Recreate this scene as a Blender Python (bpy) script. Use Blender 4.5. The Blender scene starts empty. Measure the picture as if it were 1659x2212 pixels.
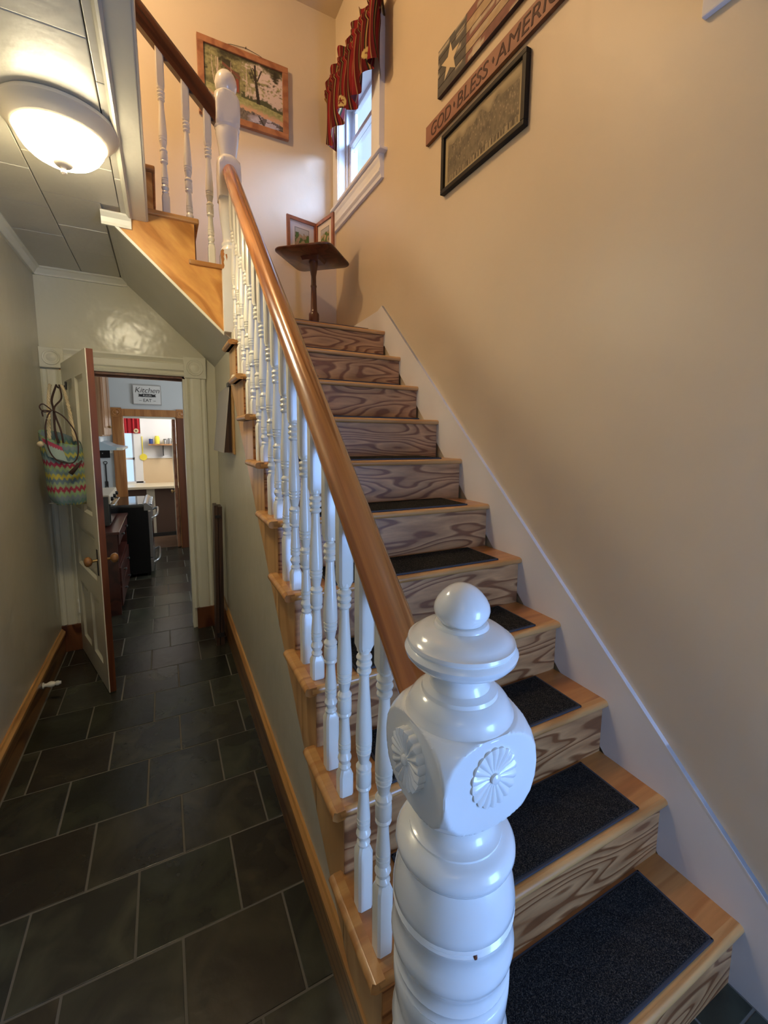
import bpy, bmesh, math, random
from mathutils import Vector, Matrix, noise
random.seed(7)
C = bpy.context.scene
COL = C.collection
PI = math.pi

# ------------------------------------------------------------------ camera
def set_camera():
    h, yaw, pitch, roll, f, cx, cy = 1.43298, .4762598, -.1224906, .0101776, 929.6234, 3.5665, -48.6803
    fw = Vector((math.sin(yaw)*math.cos(pitch), math.cos(yaw)*math.cos(pitch), math.sin(pitch)))
    r = Vector((math.cos(yaw), -math.sin(yaw), 0)); u = r.cross(fw)
    r2 = r*math.cos(roll) + u*math.sin(roll); u2 = -r*math.sin(roll) + u*math.cos(roll)
    cam = bpy.data.cameras.new('camera'); o = bpy.data.objects.new('camera', cam); COL.objects.link(o)
    m = Matrix((r2, u2, -fw)).transposed().to_4x4(); m.translation = Vector((0, 0, h)); o.matrix_world = m
    cam.sensor_fit = 'HORIZONTAL'; cam.sensor_width = 36; cam.lens = f/1659*36
    cam.shift_x = -cx/1659; cam.shift_y = cy/1659; cam.clip_start = .02
    C.camera = o
set_camera()

# ------------------------------------------------------------------ world, lights, exposure
C.view_settings.view_transform = 'Standard'; C.view_settings.look = 'None'
C.view_settings.gamma = 1; C.view_settings.use_curve_mapping = False
C.view_settings.exposure = 0.0
w = bpy.data.worlds.new('world'); C.world = w; w.use_nodes = True
w.node_tree.nodes['Background'].inputs[0].default_value = (.55, .76, 1.0, 1)
w.node_tree.nodes['Background'].inputs[1].default_value = 1.35

def light(name, kind, loc, power, color, size=None, sizey=None, direction=None, portal=False):
    l = bpy.data.lights.new(name, kind); o = bpy.data.objects.new(name, l); COL.objects.link(o)
    o.location = loc; l.color = color
    if kind == 'AREA':
        l.shape = 'RECTANGLE'; l.size = size; l.size_y = sizey or size
        if portal: l.cycles.is_portal = True
    elif size: l.shadow_soft_size = size
    l.energy = power
    if direction: o.rotation_euler = Vector(direction).to_track_quat('-Z', 'Y').to_euler()
    return o
light('sky_portal_stair', 'AREA', (1.43, 2.98, 3.50), 1, (1, 1, 1), .70, .60, (-1, 0, 0), True)
light('sky_portal_pantry', 'AREA', (-.5, 7.36, 1.2), 1, (1, 1, 1), .3, .95, (0, -1, 0), True)
light('window_daylight_stair', 'AREA', (3.0, 2.0, 4.35), 380, (.36, .56, 1.0), 2.0, 1.2, (-1.6, 1.0, -.85))
light('window_daylight_kitchen', 'AREA', (1.28, 4.6, 1.3), 26, (.80, .90, 1.0), .9, 1.0, (-1, 0, -.15))
light('kitchen_lamp', 'POINT', (.3, 4.6, 2.3), 5, (1.0, .93, .82), .15)
light('pantry_area_light', 'AREA', (.45, 6.5, 1.7), 13, (1.0, .93, .82), .5, .6, (-1, .1, -.3))  # unseen warm area light at the pantry's right, away from its window
light('front_door_daylight', 'AREA', (1.12, -.95, .95), 33, (.23, .45, 1.0), .45, 1.0, (-.75, .9, .0))
light('upstairs_lamp', 'POINT', (-.60, 2.25, 4.30), 68, (1.0, .71, .40), .07)
light('front_hall_fill', 'POINT', (-.35, -.6, 2.15), 2.5, (1.0, .84, .58), .15)  # unseen weak warm fill light behind the camera

# ------------------------------------------------------------------ materials
MATS = {}
def new_mat(name, col=(.8, .8, .8), rough=.5, metal=0, spec=.5, coat=0, emit=None, estr=0):
    m = bpy.data.materials.new(name); m.use_nodes = True; MATS[name] = m
    b = m.node_tree.nodes['Principled BSDF']
    b.inputs['Base Color'].default_value = (*col, 1); b.inputs['Roughness'].default_value = rough
    b.inputs['Metallic'].default_value = metal; b.inputs['Specular IOR Level'].default_value = spec
    b.inputs['Coat Weight'].default_value = coat; b.inputs['Coat Roughness'].default_value = .12
    if emit:
        b.inputs['Emission Color'].default_value = (*emit, 1); b.inputs['Emission Strength'].default_value = estr
    return m
def nodes(m): return m.node_tree.nodes, m.node_tree.links, m.node_tree.nodes['Principled BSDF']
def ramp(N, stops):
    r = N.new('ShaderNodeValToRGB'); e = r.color_ramp.elements
    while len(e) < len(stops): e.new(.5)
    for k, (p, c) in enumerate(stops): e[k].position = p; e[k].color = (*c, 1)
    return r
def coords(N, L, scale=(1, 1, 1), rot=(0, 0, 0), loc=(0, 0, 0)):
    t = N.new('ShaderNodeTexCoord'); a = N.new('ShaderNodeMapping'); a.vector_type = 'TEXTURE'
    a.inputs['Rotation'].default_value = rot
    L.new(t.outputs['Object'], a.inputs['Vector'])
    b = N.new('ShaderNodeMapping'); b.inputs['Scale'].default_value = scale; b.inputs['Location'].default_value = loc
    L.new(a.outputs[0], b.inputs['Vector'])
    return b.outputs[0]
def bump(N, L, b, src, strength, dist=.002):
    n = N.new('ShaderNodeBump'); n.inputs['Strength'].default_value = strength; n.inputs['Distance'].default_value = dist
    L.new(src, n.inputs['Height']); L.new(n.outputs[0], b.inputs['Normal'])
def wood(name, light_c, dark_c, scale, bands, rough=.4, coat=0, rot=(0, 0, 0), fine=.25, lo=.35, hi=.9):
    """contour lines of a stretched noise: cathedral grain where the scale across the board is small"""
    m = new_mat(name, light_c, rough, coat=coat); N, L, b = nodes(m)
    v = coords(N, L, scale, rot)
    oi = N.new('ShaderNodeObjectInfo'); ad = N.new('ShaderNodeVectorMath'); ad.operation = 'ADD'
    ml = N.new('ShaderNodeMath'); ml.operation = 'MULTIPLY'; ml.inputs[1].default_value = 37
    L.new(oi.outputs['Random'], ml.inputs[0]); L.new(v, ad.inputs[0]); L.new(ml.outputs[0], ad.inputs[1])
    n = N.new('ShaderNodeTexNoise'); n.inputs['Scale'].default_value = 1; n.inputs['Detail'].default_value = 1.2
    n.inputs['Roughness'].default_value = .45
    L.new(ad.outputs[0], n.inputs['Vector'])
    mu = N.new('ShaderNodeMath'); mu.operation = 'MULTIPLY'; mu.inputs[1].default_value = bands
    L.new(n.outputs[0], mu.inputs[0])
    fr = N.new('ShaderNodeMath'); fr.operation = 'FRACT'; L.new(mu.outputs[0], fr.inputs[0])
    r = ramp(N, [(0, dark_c), (.16, dark_c), (.3, light_c), (lo, light_c), (hi, tuple(.5*(x+y) for x, y in zip(light_c, dark_c))), (1, dark_c)])
    L.new(fr.outputs[0], r.inputs[0])
    n2 = N.new('ShaderNodeTexNoise'); n2.inputs['Scale'].default_value = 9; n2.inputs['Detail'].default_value = 3
    L.new(ad.outputs[0], n2.inputs['Vector'])
    mx = N.new('ShaderNodeMix'); mx.data_type = 'RGBA'; mx.blend_type = 'OVERLAY'; mx.inputs[0].default_value = fine
    L.new(r.outputs[0], mx.inputs[6]); L.new(n2.outputs[0], mx.inputs[7]); L.new(mx.outputs[2], b.inputs['Base Color'])
    return m
def mottled(name, c1, c2, scale=3, rough=.5, bmp=.1, bscale=60, bdist=.002, coat=0, spec=.5, detail=3):
    m = new_mat(name, c1, rough, coat=coat, spec=spec); N, L, b = nodes(m)
    v = coords(N, L)
    n = N.new('ShaderNodeTexNoise'); n.inputs['Scale'].default_value = scale; n.inputs['Detail'].default_value = detail
    L.new(v, n.inputs['Vector'])
    r = ramp(N, [(.3, c1), (.7, c2)]); L.new(n.outputs[0], r.inputs[0]); L.new(r.outputs[0], b.inputs['Base Color'])
    n2 = N.new('ShaderNodeTexNoise'); n2.inputs['Scale'].default_value = bscale; n2.inputs['Detail'].default_value = 2
    L.new(v, n2.inputs['Vector']); bump(N, L, b, n2.outputs[0], bmp, bdist)
    return m
def vcol(name, rough=.6, spec=.3):
    m = new_mat(name, (1, 1, 1), rough, spec=spec); N, L, b = nodes(m)
    a = N.new('ShaderNodeVertexColor'); a.layer_name = 'Col'; L.new(a.outputs[0], b.inputs['Base Color'])
    return m

mottled('wall_cream', (.60, .50, .36), (.64, .54, .40), 1.5, .42, .25, 14, .006)
mottled('wall_hall', (.50, .46, .34), (.55, .50, .38), 1.5, .33, .45, 9, .010)
mottled('wall_hall_glossy', (.66, .62, .47), (.70, .66, .51), 2, .22, .5, 12, .008)
mottled('wall_kitchen', (.64, .66, .66), (.68, .70, .70), 2, .5)
mottled('wall_pantry', (.80, .80, .84), (.84, .84, .88), 2, .5)
mottled('wall_tan', (.72, .55, .35), (.76, .59, .39), 2, .5)
mottled('ceiling_paint', (.50, .47, .38), (.56, .53, .44), 2, .32, .35, 35, .003)
mottled('skirt_paint', (.70, .68, .68), (.75, .73, .73), 4, .55, .08, 40)
mottled('white_paint', (.78, .74, .62), (.84, .80, .68), 5, .28, .1, 30, .002, coat=.3)
mottled('newel_paint', (.80, .80, .77), (.86, .86, .84), 6, .22, .06, 25, .001, coat=.5)
mottled('trim_paint', (.74, .71, .57), (.80, .77, .63), 4, .3, .1, 30)
mottled('window_paint', (.80, .80, .82), (.84, .84, .86), 4, .3, .05, 30)
wood('pine_riser', (.50, .25, .098), (.20, .070, .021), (1.7, 1, 10), 13, .45, .1, fine=.35)
wood('pine_bracket', (.66, .38, .15), (.50, .25, .085), (3, 3, .6), 7, .35, .2)
wood('pine_stringer', (.72, .36, .10), (.48, .20, .045), (2.0, 6, 6.5), 4, .35, .2, rot=(0, .76, 0))
wood('oak_tread', (.46, .20, .055), (.36, .135, .032), (.8, 9, 3), 5, .30, .3)
wood('oak_nosing', (.55, .29, .10), (.42, .19, .055), (.8, 9, 3), 5, .35, .2)
wood('handrail_wood', (.45, .165, .042), (.28, .085, .018), (26, .5, 18), 5, .22, .5, rot=(math.atan(.92), 0, 0))
wood('dark_handrail_wood', (.095, .026, .014), (.045, .012, .008), (.6, 22, 14), 4, .25, .4, rot=(0, .785, 0))
wood('baseboard_wood', (.30, .14, .045), (.11, .04, .014), (9, .7, 9), 7, .3, .3)
wood('baseboard_cap_wood', (.56, .29, .09), (.42, .19, .05), (9, .7, 9), 5, .3, .3)
wood('plinth_wood', (.22, .075, .025), (.075, .02, .008), (7, 7, 1.2), 7, .3, .3)
wood('door_edge_wood', (.20, .06, .018), (.11, .03, .010), (9, 9, .6), 5, .35, .2)
wood('orange_casing_wood', (.50, .22, .07), (.38, .15, .045), (9, 9, .7), 4, .35, .2)
wood('dark_and_shaded_wood', (.16, .05, .02), (.10, .03, .012), (9, 9, .7), 4, .35, .2)  # dark wood, and casing wood with shade put into its colour
wood('table_wood', (.10, .030, .014), (.05, .014, .008), (6, 6, 1), 5, .3, .4)
wood('frame_wood', (.38, .17, .085), (.26, .10, .05), (5, 5, 5), 4, .4, .1)
wood('small_frame_wood', (.34, .115, .05), (.26, .08, .035), (5, 5, 5), 4, .3, .3)
wood('cabinet_wood', (.42, .23, .11), (.30, .15, .07), (5, 5, .7), 5, .4, .2)
wood('dresser_wood', (.09, .025, .018), (.05, .014, .010), (5, .8, 5), 4, .3, .3)
wood('dark_plank', (.07, .035, .02), (.03, .015, .01), (9, 9, .8), 5, .4)
wood('pantry_floor_wood', (.20, .12, .075), (.12, .07, .045), (1, 8, 5), 5, .35)
wood('cork_frame_wood', (.42, .24, .09), (.34, .18, .06), (5, 5, 1), 4, .4)
new_mat('grout', (.13, .115, .09), .8)
new_mat('black_frame', (.010, .009, .008), .45, spec=.25)
new_mat('steel', (.55, .56, .58), .28, metal=1)
new_mat('dark_steel', (.10, .10, .10), .4, metal=.6)
new_mat('iron', (.035, .03, .03), .5, metal=.4)
new_mat('brass', (.45, .28, .10), .3, metal=1)
new_mat('black_enamel', (.004, .004, .005), .35)
new_mat('black_glass', (.01, .01, .012), .06)
new_mat('hood_enamel', (.42, .52, .60), .3)
new_mat('knob_wood', (.30, .13, .04), .25, coat=.5)
new_mat('rope', (.62, .50, .31), .9)
new_mat('suede', (.05, .022, .016), .8)
new_mat('paper', (.80, .78, .74), .7)
new_mat('grey_sheet', (.42, .39, .36), .6)
new_mat('ink_brown', (.06, .022, .014), .7)
new_mat('ink_black', (.03, .03, .03), .7)
new_mat('star_cream', (.62, .50, .32), .8)
new_mat('yellow_plastic', (.85, .72, .08), .4)
new_mat('blue_plastic', (.03, .06, .25), .4)
new_mat('counter', (.80, .70, .52), .3)
new_mat('brown_panel', (.14, .085, .065), .6)
new_mat('mat_edge', (.03, .032, .042), .7)
new_mat('lamp_metal', (.62, .54, .42), .35)
new_mat('lamp_glass', (1, 1, 1), .3, emit=(1.0, .86, .58), estr=66)
new_mat('siding', (.70, .76, .84), .6)
vcol('printed'); vcol('cloth_print', .9, .1)
# black board lettering and slate
def slate():
    m = new_mat('slate', (.06, .06, .05), .27); N, L, b = nodes(m)
    oi = N.new('ShaderNodeObjectInfo')
    r = ramp(N, [(0, (.022, .022, .015)), (.25, (.030, .030, .023)), (.5, (.030, .022, .016)), (.75, (.040, .041, .032)), (1, (.026, .020, .015))])
    L.new(oi.outputs['Random'], r.inputs[0])
    v = coords(N, L, (1, 1, 1)); ad = N.new('ShaderNodeVectorMath'); ad.operation = 'ADD'
    ml = N.new('ShaderNodeMath'); ml.operation = 'MULTIPLY'; ml.inputs[1].default_value = 50
    L.new(oi.outputs['Random'], ml.inputs[0]); L.new(v, ad.inputs[0]); L.new(ml.outputs[0], ad.inputs[1])
    n = N.new('ShaderNodeTexNoise'); n.inputs['Scale'].default_value = 5; n.inputs['Detail'].default_value = 5; n.inputs['Distortion'].default_value = 1
    L.new(ad.outputs[0], n.inputs['Vector'])
    r2 = ramp(N, [(.42, (.30, .30, .30)), (.68, (.85, .90, .74))]); L.new(n.outputs[0], r2.inputs[0])
    mx = N.new('ShaderNodeMix'); mx.data_type = 'RGBA'; mx.blend_type = 'OVERLAY'; mx.inputs[0].default_value = .8
    L.new(r.outputs[0], mx.inputs[6]); L.new(r2.outputs[0], mx.inputs[7]); L.new(mx.outputs[2], b.inputs['Base Color'])
    n3 = N.new('ShaderNodeTexNoise'); n3.inputs['Scale'].default_value = 18; n3.inputs['Detail'].default_value = 4
    L.new(ad.outputs[0], n3.inputs['Vector']); bump(N, L, b, n3.outputs[0], .4, .004)
slate()
def carpet():
    m = new_mat('carpet', (.04, .04, .04), 1, spec=.03); N, L, b = nodes(m)
    v = coords(N, L)
    n = N.new('ShaderNodeTexNoise'); n.inputs['Scale'].default_value = 420; n.inputs['Detail'].default_value = 2; L.new(v, n.inputs['Vector'])
    r = ramp(N, [(.35, (.007, .0075, .009)), (.55, (.026, .025, .024)), (.75, (.10, .09, .075))]); L.new(n.outputs[0], r.inputs[0])
    L.new(r.outputs[0], b.inputs['Base Color'])
    w2 = N.new('ShaderNodeTexWave'); w2.inputs['Scale'].default_value = 5; w2.inputs['Distortion'].default_value = 3; w2.bands_direction = 'DIAGONAL'
    L.new(v, w2.inputs['Vector'])
    a = N.new('ShaderNodeMath'); a.operation = 'ADD'; L.new(n.outputs[0], a.inputs[0]); L.new(w2.outputs[1], a.inputs[1])
    bump(N, L, b, a.outputs[0], .7, .004)
carpet()
def glass():
    m = bpy.data.materials.new('pane_glass'); m.use_nodes = True; MATS['pane_glass'] = m
    N = m.node_tree.nodes; L = m.node_tree.links; N.remove(N['Principled BSDF'])
    t = N.new('ShaderNodeBsdfTransparent'); g = N.new('ShaderNodeBsdfGlossy'); g.inputs['Roughness'].default_value = .02
    x = N.new('ShaderNodeMixShader'); x.inputs[0].default_value = .08
    L.new(t.outputs[0], x.inputs[1]); L.new(g.outputs[0], x.inputs[2]); L.new(x.outputs[0], N['Material Output'].inputs[0])
glass()

# ------------------------------------------------------------------ mesh helpers
class G:
    def __init__(s): s.v = []; s.f = []; s.c = []
    def add(s, vs, fs):
        k = len(s.v); s.v += [tuple(p) for p in vs]; s.f += [tuple(i+k for i in f) for f in fs]; return s
    def box(s, a, b, bev=0):
        x0, y0, z0 = (min(p, q) for p, q in zip(a, b)); x1, y1, z1 = (max(p, q) for p, q in zip(a, b))
        if bev <= 0:
            return s.add([(x, y, z) for z in (z0, z1) for y in (y0, y1) for x in (x0, x1)],
                         [(0, 2, 3, 1), (4, 5, 7, 6), (0, 1, 5, 4), (2, 6, 7, 3), (0, 4, 6, 2), (1, 3, 7, 5)])
        bm = bmesh.new(); r = bmesh.ops.create_cube(bm, size=1)
        for v in bm.verts: v.co = Vector(((x0+x1)/2+v.co.x*(x1-x0), (y0+y1)/2+v.co.y*(y1-y0), (z0+z1)/2+v.co.z*(z1-z0)))
        bmesh.ops.bevel(bm, geom=bm.edges[:], offset=bev, segments=2, profile=.6, affect='EDGES')
        bm.verts.index_update(); s.add([v.co[:] for v in bm.verts], [[v.index for v in f.verts] for f in bm.faces]); bm.free(); return s
    def prism(s, pts, axis, a, b):
        """closed polygon pts (2D) extruded on axis 0/1/2 from a to b"""
        def P(p, t):
            q = list(p); q.insert(axis, t); return tuple(q)
        n = len(pts); vs = [P(p, a) for p in pts]+[P(p, b) for p in pts]
        fs = [tuple(range(n))[::-1], tuple(range(n, 2*n))]+[(i, (i+1) % n, (i+1) % n+n, i+n) for i in range(n)]
        return s.add(vs, fs)
    def lathe(s, prof, c=(0, 0), n=24, sq=None, axis=2, base=0):
        """prof: list of (r, z); closed at both ends; sq clips the section to a square of half side sq"""
        vs = []; fs = []
        for r, z in prof:
            for k in range(n):
                a = 2*PI*(k+.5)/n; rr = r
                if sq: rr = min(r, sq/max(abs(math.cos(a)), abs(math.sin(a))))
                p = [rr*math.cos(a), rr*math.sin(a), z]
                if axis == 1: p = [p[0], p[2], p[1]]
                if axis == 0: p = [p[2], p[0], p[1]]
                vs.append(p)
        off = Vector((c[0], c[1], base)) if axis == 2 else Vector(c if len(c) == 3 else (*c, base))
        vs = [tuple(Vector(p)+off) for p in vs]
        m = len(prof)
        for i in range(m-1):
            for k in range(n): fs.append((i*n+k, i*n+(k+1) % n, (i+1)*n+(k+1) % n, (i+1)*n+k))
        fs.append(tuple(range(n))[::-1]); fs.append(tuple(range((m-1)*n, m*n)))
        return s.add(vs, fs)
    def tube(s, pts, r, n=8):
        pts = [Vector(p) for p in pts]; vs = []; fs = []; up = Vector((.13, .21, .97)).normalized()
        for i, p in enumerate(pts):
            t = (pts[min(i+1, len(pts)-1)]-pts[max(i-1, 0)]).normalized()
            a = t.cross(up)
            if a.length < .1: a = t.cross(Vector((1, 0, 0)))
            a.normalize(); b = t.cross(a); rr = r[i] if isinstance(r, (list, tuple)) else r
            for k in range(n):
                q = 2*PI*k/n; vs.append(tuple(p+a*math.cos(q)*rr+b*math.sin(q)*rr))
        for i in range(len(pts)-1):
            for k in range(n): fs.append((i*n+k, i*n+(k+1) % n, (i+1)*n+(k+1) % n, (i+1)*n+k))
        fs.append(tuple(range(n))[::-1]); fs.append(tuple(range((len(pts)-1)*n, len(pts)*n)))
        return s.add(vs, fs)
    def sheet(s, fn, nu, nv, cf):
        """fn(u,v)->point, cf(u,v)->colour"""
        k = len(s.v)
        for j in range(nv+1):
            for i in range(nu+1):
                u, v = i/nu, j/nv; s.v.append(tuple(fn(u, v))); s.c.append(cf(u, v))
        for j in range(nv):
            for i in range(nu):
                a = k+j*(nu+1)+i; s.f.append((a, a+1, a+nu+2, a+nu+1))
        return s

def build(name, g, mat, parent=None, smooth=False, origin=None, world=True, label=None, kind=None, cat=None, group=None):
    """one mesh object; world=True: vertices are in world space and are moved into the parent's (or own) frame"""
    me = bpy.data.meshes.new(name)
    if parent is not None and world:
        inv = WM[parent.name].inverted(); vs = [tuple(inv @ Vector(p)) for p in g.v]
    elif origin is not None: vs = [tuple(Vector(p)-Vector(origin)) for p in g.v]
    else: vs = g.v
    me.from_pydata(vs, [], g.f); 
    bm = bmesh.new(); bm.from_mesh(me); bmesh.ops.recalc_face_normals(bm, faces=bm.faces[:]); bm.to_mesh(me); bm.free()
    if g.c:
        a = me.color_attributes.new('Col', 'FLOAT_COLOR', 'POINT')
        for i, c in enumerate(g.c): a.data[i].color = (*c, 1)
    me.materials.append(MATS[mat])
    if smooth: me.shade_smooth() if smooth is True else (me.shade_smooth(), me.set_sharp_from_angle(angle=math.radians(smooth)))
    o = bpy.data.objects.new(name, me); COL.objects.link(o)
    if parent is not None: o.parent = parent; WM[o.name] = WM[parent.name].copy()
    else:
        o.location = origin or (0, 0, 0); WM[o.name] = Matrix.Translation(origin or (0, 0, 0))
    if label: o['label'] = label
    if kind: o['kind'] = kind
    if cat: o['category'] = cat
    if group: o['group'] = group
    return o
WM = {}
def thing(name, label, cat, loc=(0, 0, 0), rz=0, group=None):
    o = bpy.data.objects.new(name, None); COL.objects.link(o); o.empty_display_size = .1
    o.location = loc; o.rotation_euler = (0, 0, rz); o['label'] = label; o['category'] = cat
    if group: o['group'] = group
    WM[o.name] = Matrix.Translation(loc) @ Matrix.Rotation(rz, 4, 'Z'); return o
def struct(name, g, mat, **k): return build(name, g, mat, kind='structure', **k)
def text_mesh(name, body, size, mat, parent, M, depth=.001, shear=0, align='LEFT', space=1, bold=0, width=None):
    cu = bpy.data.curves.new(name, 'FONT'); cu.body = body; cu.size = size; cu.extrude = depth; cu.shear = shear
    cu.align_x = align; cu.space_character = space; cu.offset = bold
    t = bpy.data.objects.new(name, cu); COL.objects.link(t)
    dg = bpy.context.evaluated_depsgraph_get(); me = bpy.data.meshes.new_from_object(t.evaluated_get(dg))
    bpy.data.objects.remove(t); me.name = name
    if width:
        xs_ = [v.co.x for v in me.vertices]; x0_ = min(xs_); k_ = width/(max(xs_)-x0_)
        for v in me.vertices: v.co.x = (v.co.x-x0_)*k_
    g = G(); g.v = [tuple(M @ v.co) for v in me.vertices]; g.f = [tuple(p.vertices) for p in me.polygons]
    return build(name, g, mat, parent)

# ------------------------------------------------------------------ dimensions
XL, XR, XW, YB = .3055, 1.27, -.646, 3.38      # nosing end, skirt face, left wall, back wall
RISE, GO, Y1 = .19, .20664, .425
ZC = 2.42
def nose_y(n): return Y1+(n-1)*GO
SX = .355                                      # plaster face of the stair side wall

# ------------------------------------------------------------------ structure
T = .1
struct('wall_right', G().box((1.285, -1.5, 0), (1.40, 2.685, 4.5)).box((1.285, 3.28, 0), (1.40, 3.5, 4.5))
       .box((1.285, 2.685, 0), (1.40, 3.28, 3.150)).box((1.285, 2.685, 3.88), (1.40, 3.28, 4.5)), 'wall_cream')
# back wall: upper cream part over the stairs, lower hall part with the doorway
struct('wall_back', G().box((-1.2, YB, 2.42), (1.285, YB+T, 4.5)).box((.355, YB, 1.0), (1.285, YB+T, 2.42)), 'wall_cream')
struct('wall_back_hall', G().box((-.78, YB, 1.83), (.36, YB+T, 2.42)).box((-.78, YB, 0), (-.535, YB+T, 1.83)).box((.155, YB, 0), (.36, YB+T, 1.83)), 'wall_hall_glossy')
struct('wall_left', G().box((XW-T, -1.5, 0), (XW, YB, ZC)), 'wall_hall')
struct('wall_left_upper', G().box((-1.3, -1.5, 2.665), (-1.2, YB, 4.5)), 'wall_cream')
struct('wall_front', G().box((-1.3, -1.6, 0), (.65, -1.5, 4.5)).box((.65, -1.6, 2.3), (1.4, -1.5, 4.5)).box((.65, -1.6, 0), (1.4, -1.5, .5)), 'wall_cream')
def zstr(y): return .317+.93*(y-1)
struct('wall_stair', G().prism([(.60, 0), (YB, 0), (YB, 2.05), (2.47, 1.98), (2.40, zstr(2.40)+.05), (.61, .004)], 0, SX, SX+.05), 'wall_hall')
struct('ceiling_upper', G().box((-1.3, -1.6, 4.5), (1.4, 3.5, 4.6)), 'wall_cream')
# second floor slab (its underside is the hall ceiling)
struct('ceiling', G().box((XW-T, -1.5, ZC+.012), (-.018, 2.43, 2.665)).box((-1.3, -1.5, 2.5), (XW-T, YB, 2.665))
       .box((XW-T, 2.43, ZC+.012), (-.19, YB, 2.665)).box((-.018, -1.5, 2.6), (1.285, .72, 2.665)), 'ceiling_paint')
cl = bpy.data.objects['ceiling']
xs = [-.646, -.3975, -.1225, -.092]; cyl = [1.44, 1.58, 1.88, 2.18, 2.34, 2.50, 2.81, 3.38]
cols = [(-.646, -.3975, [-1.5, -1.0, -.4, .2, .8, 1.14, 1.46, 1.86, 2.178, 2.495, 2.81, 3.38]),
        (-.3975, -.1225, [-1.5, -1.0, -.4, .2, .8, 1.14, 1.43, 1.74, 2.05, 2.345, 2.66, 2.99, 3.38]),
        (-.1225, -.092, [-1.5, -.6, .3, .95, 1.578, 2.10, 2.43])]
for x0, x1, ys in cols:
    for a, b in zip(ys[:-1], ys[1:]):
        xe = x1
        if b > 2.43 and x1 > -.19: xe = -.192 if x0 < -.192 else None
        if xe is None: continue
        g = G().box((x0+.0015, a+.0015, ZC+random.uniform(-.0006, .0008)), (xe-.0015, b-.0015, ZC+.014), .0025)
        build('ceiling_panel', g, 'ceiling_paint', cl)
struct('trim_1', G().box((-.092, -1.5, ZC-.004), (-.018, 2.43, ZC+.02), .003)
       .prism([(-.092, ZC-.012), (-.085, ZC-.014), (-.078, ZC-.004), (-.078, ZC+.01), (-.1, ZC+.01), (-.1, ZC-.003)], 1, -1.5, 2.42)
       .box((-.030, -1.5, ZC-.002), (-.012, 2.43, ZC+.2), .004), 'ceiling_paint')
# crown mouldings
def crown_pts(y0, z1, s): return [(y0, z1), (y0-s*.042, z1), (y0-s*.042, z1-.008), (y0-s*.030, z1-.014), (y0-s*.016, z1-.030), (y0-s*.012, z1-.036), (y0-s*.012, z1-.045), (y0, z1-.045)]
struct('trim_2', G().prism(crown_pts(YB, ZC, 1), 0, XW, -.16), 'trim_paint')
struct('trim_3', G().prism(crown_pts(XW, ZC, -1), 1, -1.5, YB), 'trim_paint')
struct('trim_4', G().prism([(2.43, 2.42), (2.395, 2.42), (2.395, 2.412), (2.412, 2.398), (2.418, 2.380), (2.418, 2.368), (2.43, 2.368)], 0, -.20, -.082), 'trim_paint')
struct('trim_5', G().box((1.268, -.9, 2.497), (1.285, .735, 2.60), .004), 'skirt_paint')
# soffit under the upper flight
def zsof(x): return 2.3805-.9335*(x+.145)
struct('ceiling_soffit', G().prism([(-.187, 2.4195), (-.187, 2.44), (.356, zsof(.356)+.03), (.356, zsof(.356))], 1, 2.435, YB), 'ceiling_paint')
struct('trim_6', G().prism([(-.178, 2.419), (-.165, 2.419), (-.150, 2.40), (-.160, 2.394)], 1, 2.44, YB), 'trim_paint')
# corner bead of the side wall under the upper newel
struct('trim_7', G().box((.3405, 2.40, 1.70), (.36, 2.425, 1.958), .002), 'trim_paint')

# floor : grout slab with slate tiles, pantry boards
struct('floor', G().box((-.8, -1.5, -.08), (1.3, 6.05, -.0015)), 'grout')
fl = bpy.data.objects['floor']
TX, TY = .2835, .2745
offs = {0: -.015, 1: -.135, 2: .0, 3: -.12, 4: .01, 5: -.105, 6: .018}
tile_me = {}
def tile(x0, x1, y0, y1):
    if x1-x0 < .012 or y1-y0 < .012: return
    w_, d_ = round(x1-x0, 3), round(y1-y0, 3)
    if (w_, d_) not in tile_me:
        g = G().box((-w_/2+.0032, -d_/2+.0032, -.006), (w_/2-.0032, d_/2-.0032, 0), .0012)
        me = bpy.data.meshes.new('slate_tile'); me.from_pydata(g.v, [], g.f); me.materials.append(MATS['slate']); tile_me[(w_, d_)] = me
    o = bpy.data.objects.new('slate_tile', tile_me[(w_, d_)]); COL.objects.link(o); o.parent = fl
    o.location = ((x0+x1)/2, (y0+y1)/2, random.uniform(-.0004, .0005)); o.rotation_euler = (random.uniform(-.001, .001), random.uniform(-.001, .001), 0)
for k in range(-9, 19):
    y0 = .935+k*TY; y1 = y0+TY
    if k < 0: off = (-.02 if k % 2 == 0 else -.13)
    elif k in offs: off = offs[k]
    else: off = (-.02 if k % 2 == 0 else -.13)
    left = XW+.02 if y0 < 3.3 else -.78
    right = 1.27 if (y0 < .45 or y0 > 3.3) else SX-.002
    yy1 = min(y1, 6.05)
    if y0 < .45 < y1: pass
    i = -6
    while True:
        x0 = off+i*TX; x1 = x0+TX; i += 1
        if x0 > right: break
        if x1 < left: continue
        if y0 < .45 < y1 and x1 > SX: 
            tile(max(x0, left), min(x1, 1.27), y0, .452 if x0 > SX-.1 else y1)
            continue
        tile(max(x0, left), min(x1, right), y0, yy1)
struct('floor_pantry', G().box((-.9, 6.05, -.05), (.9, 7.3, 0)), 'pantry_floor_wood')

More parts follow.
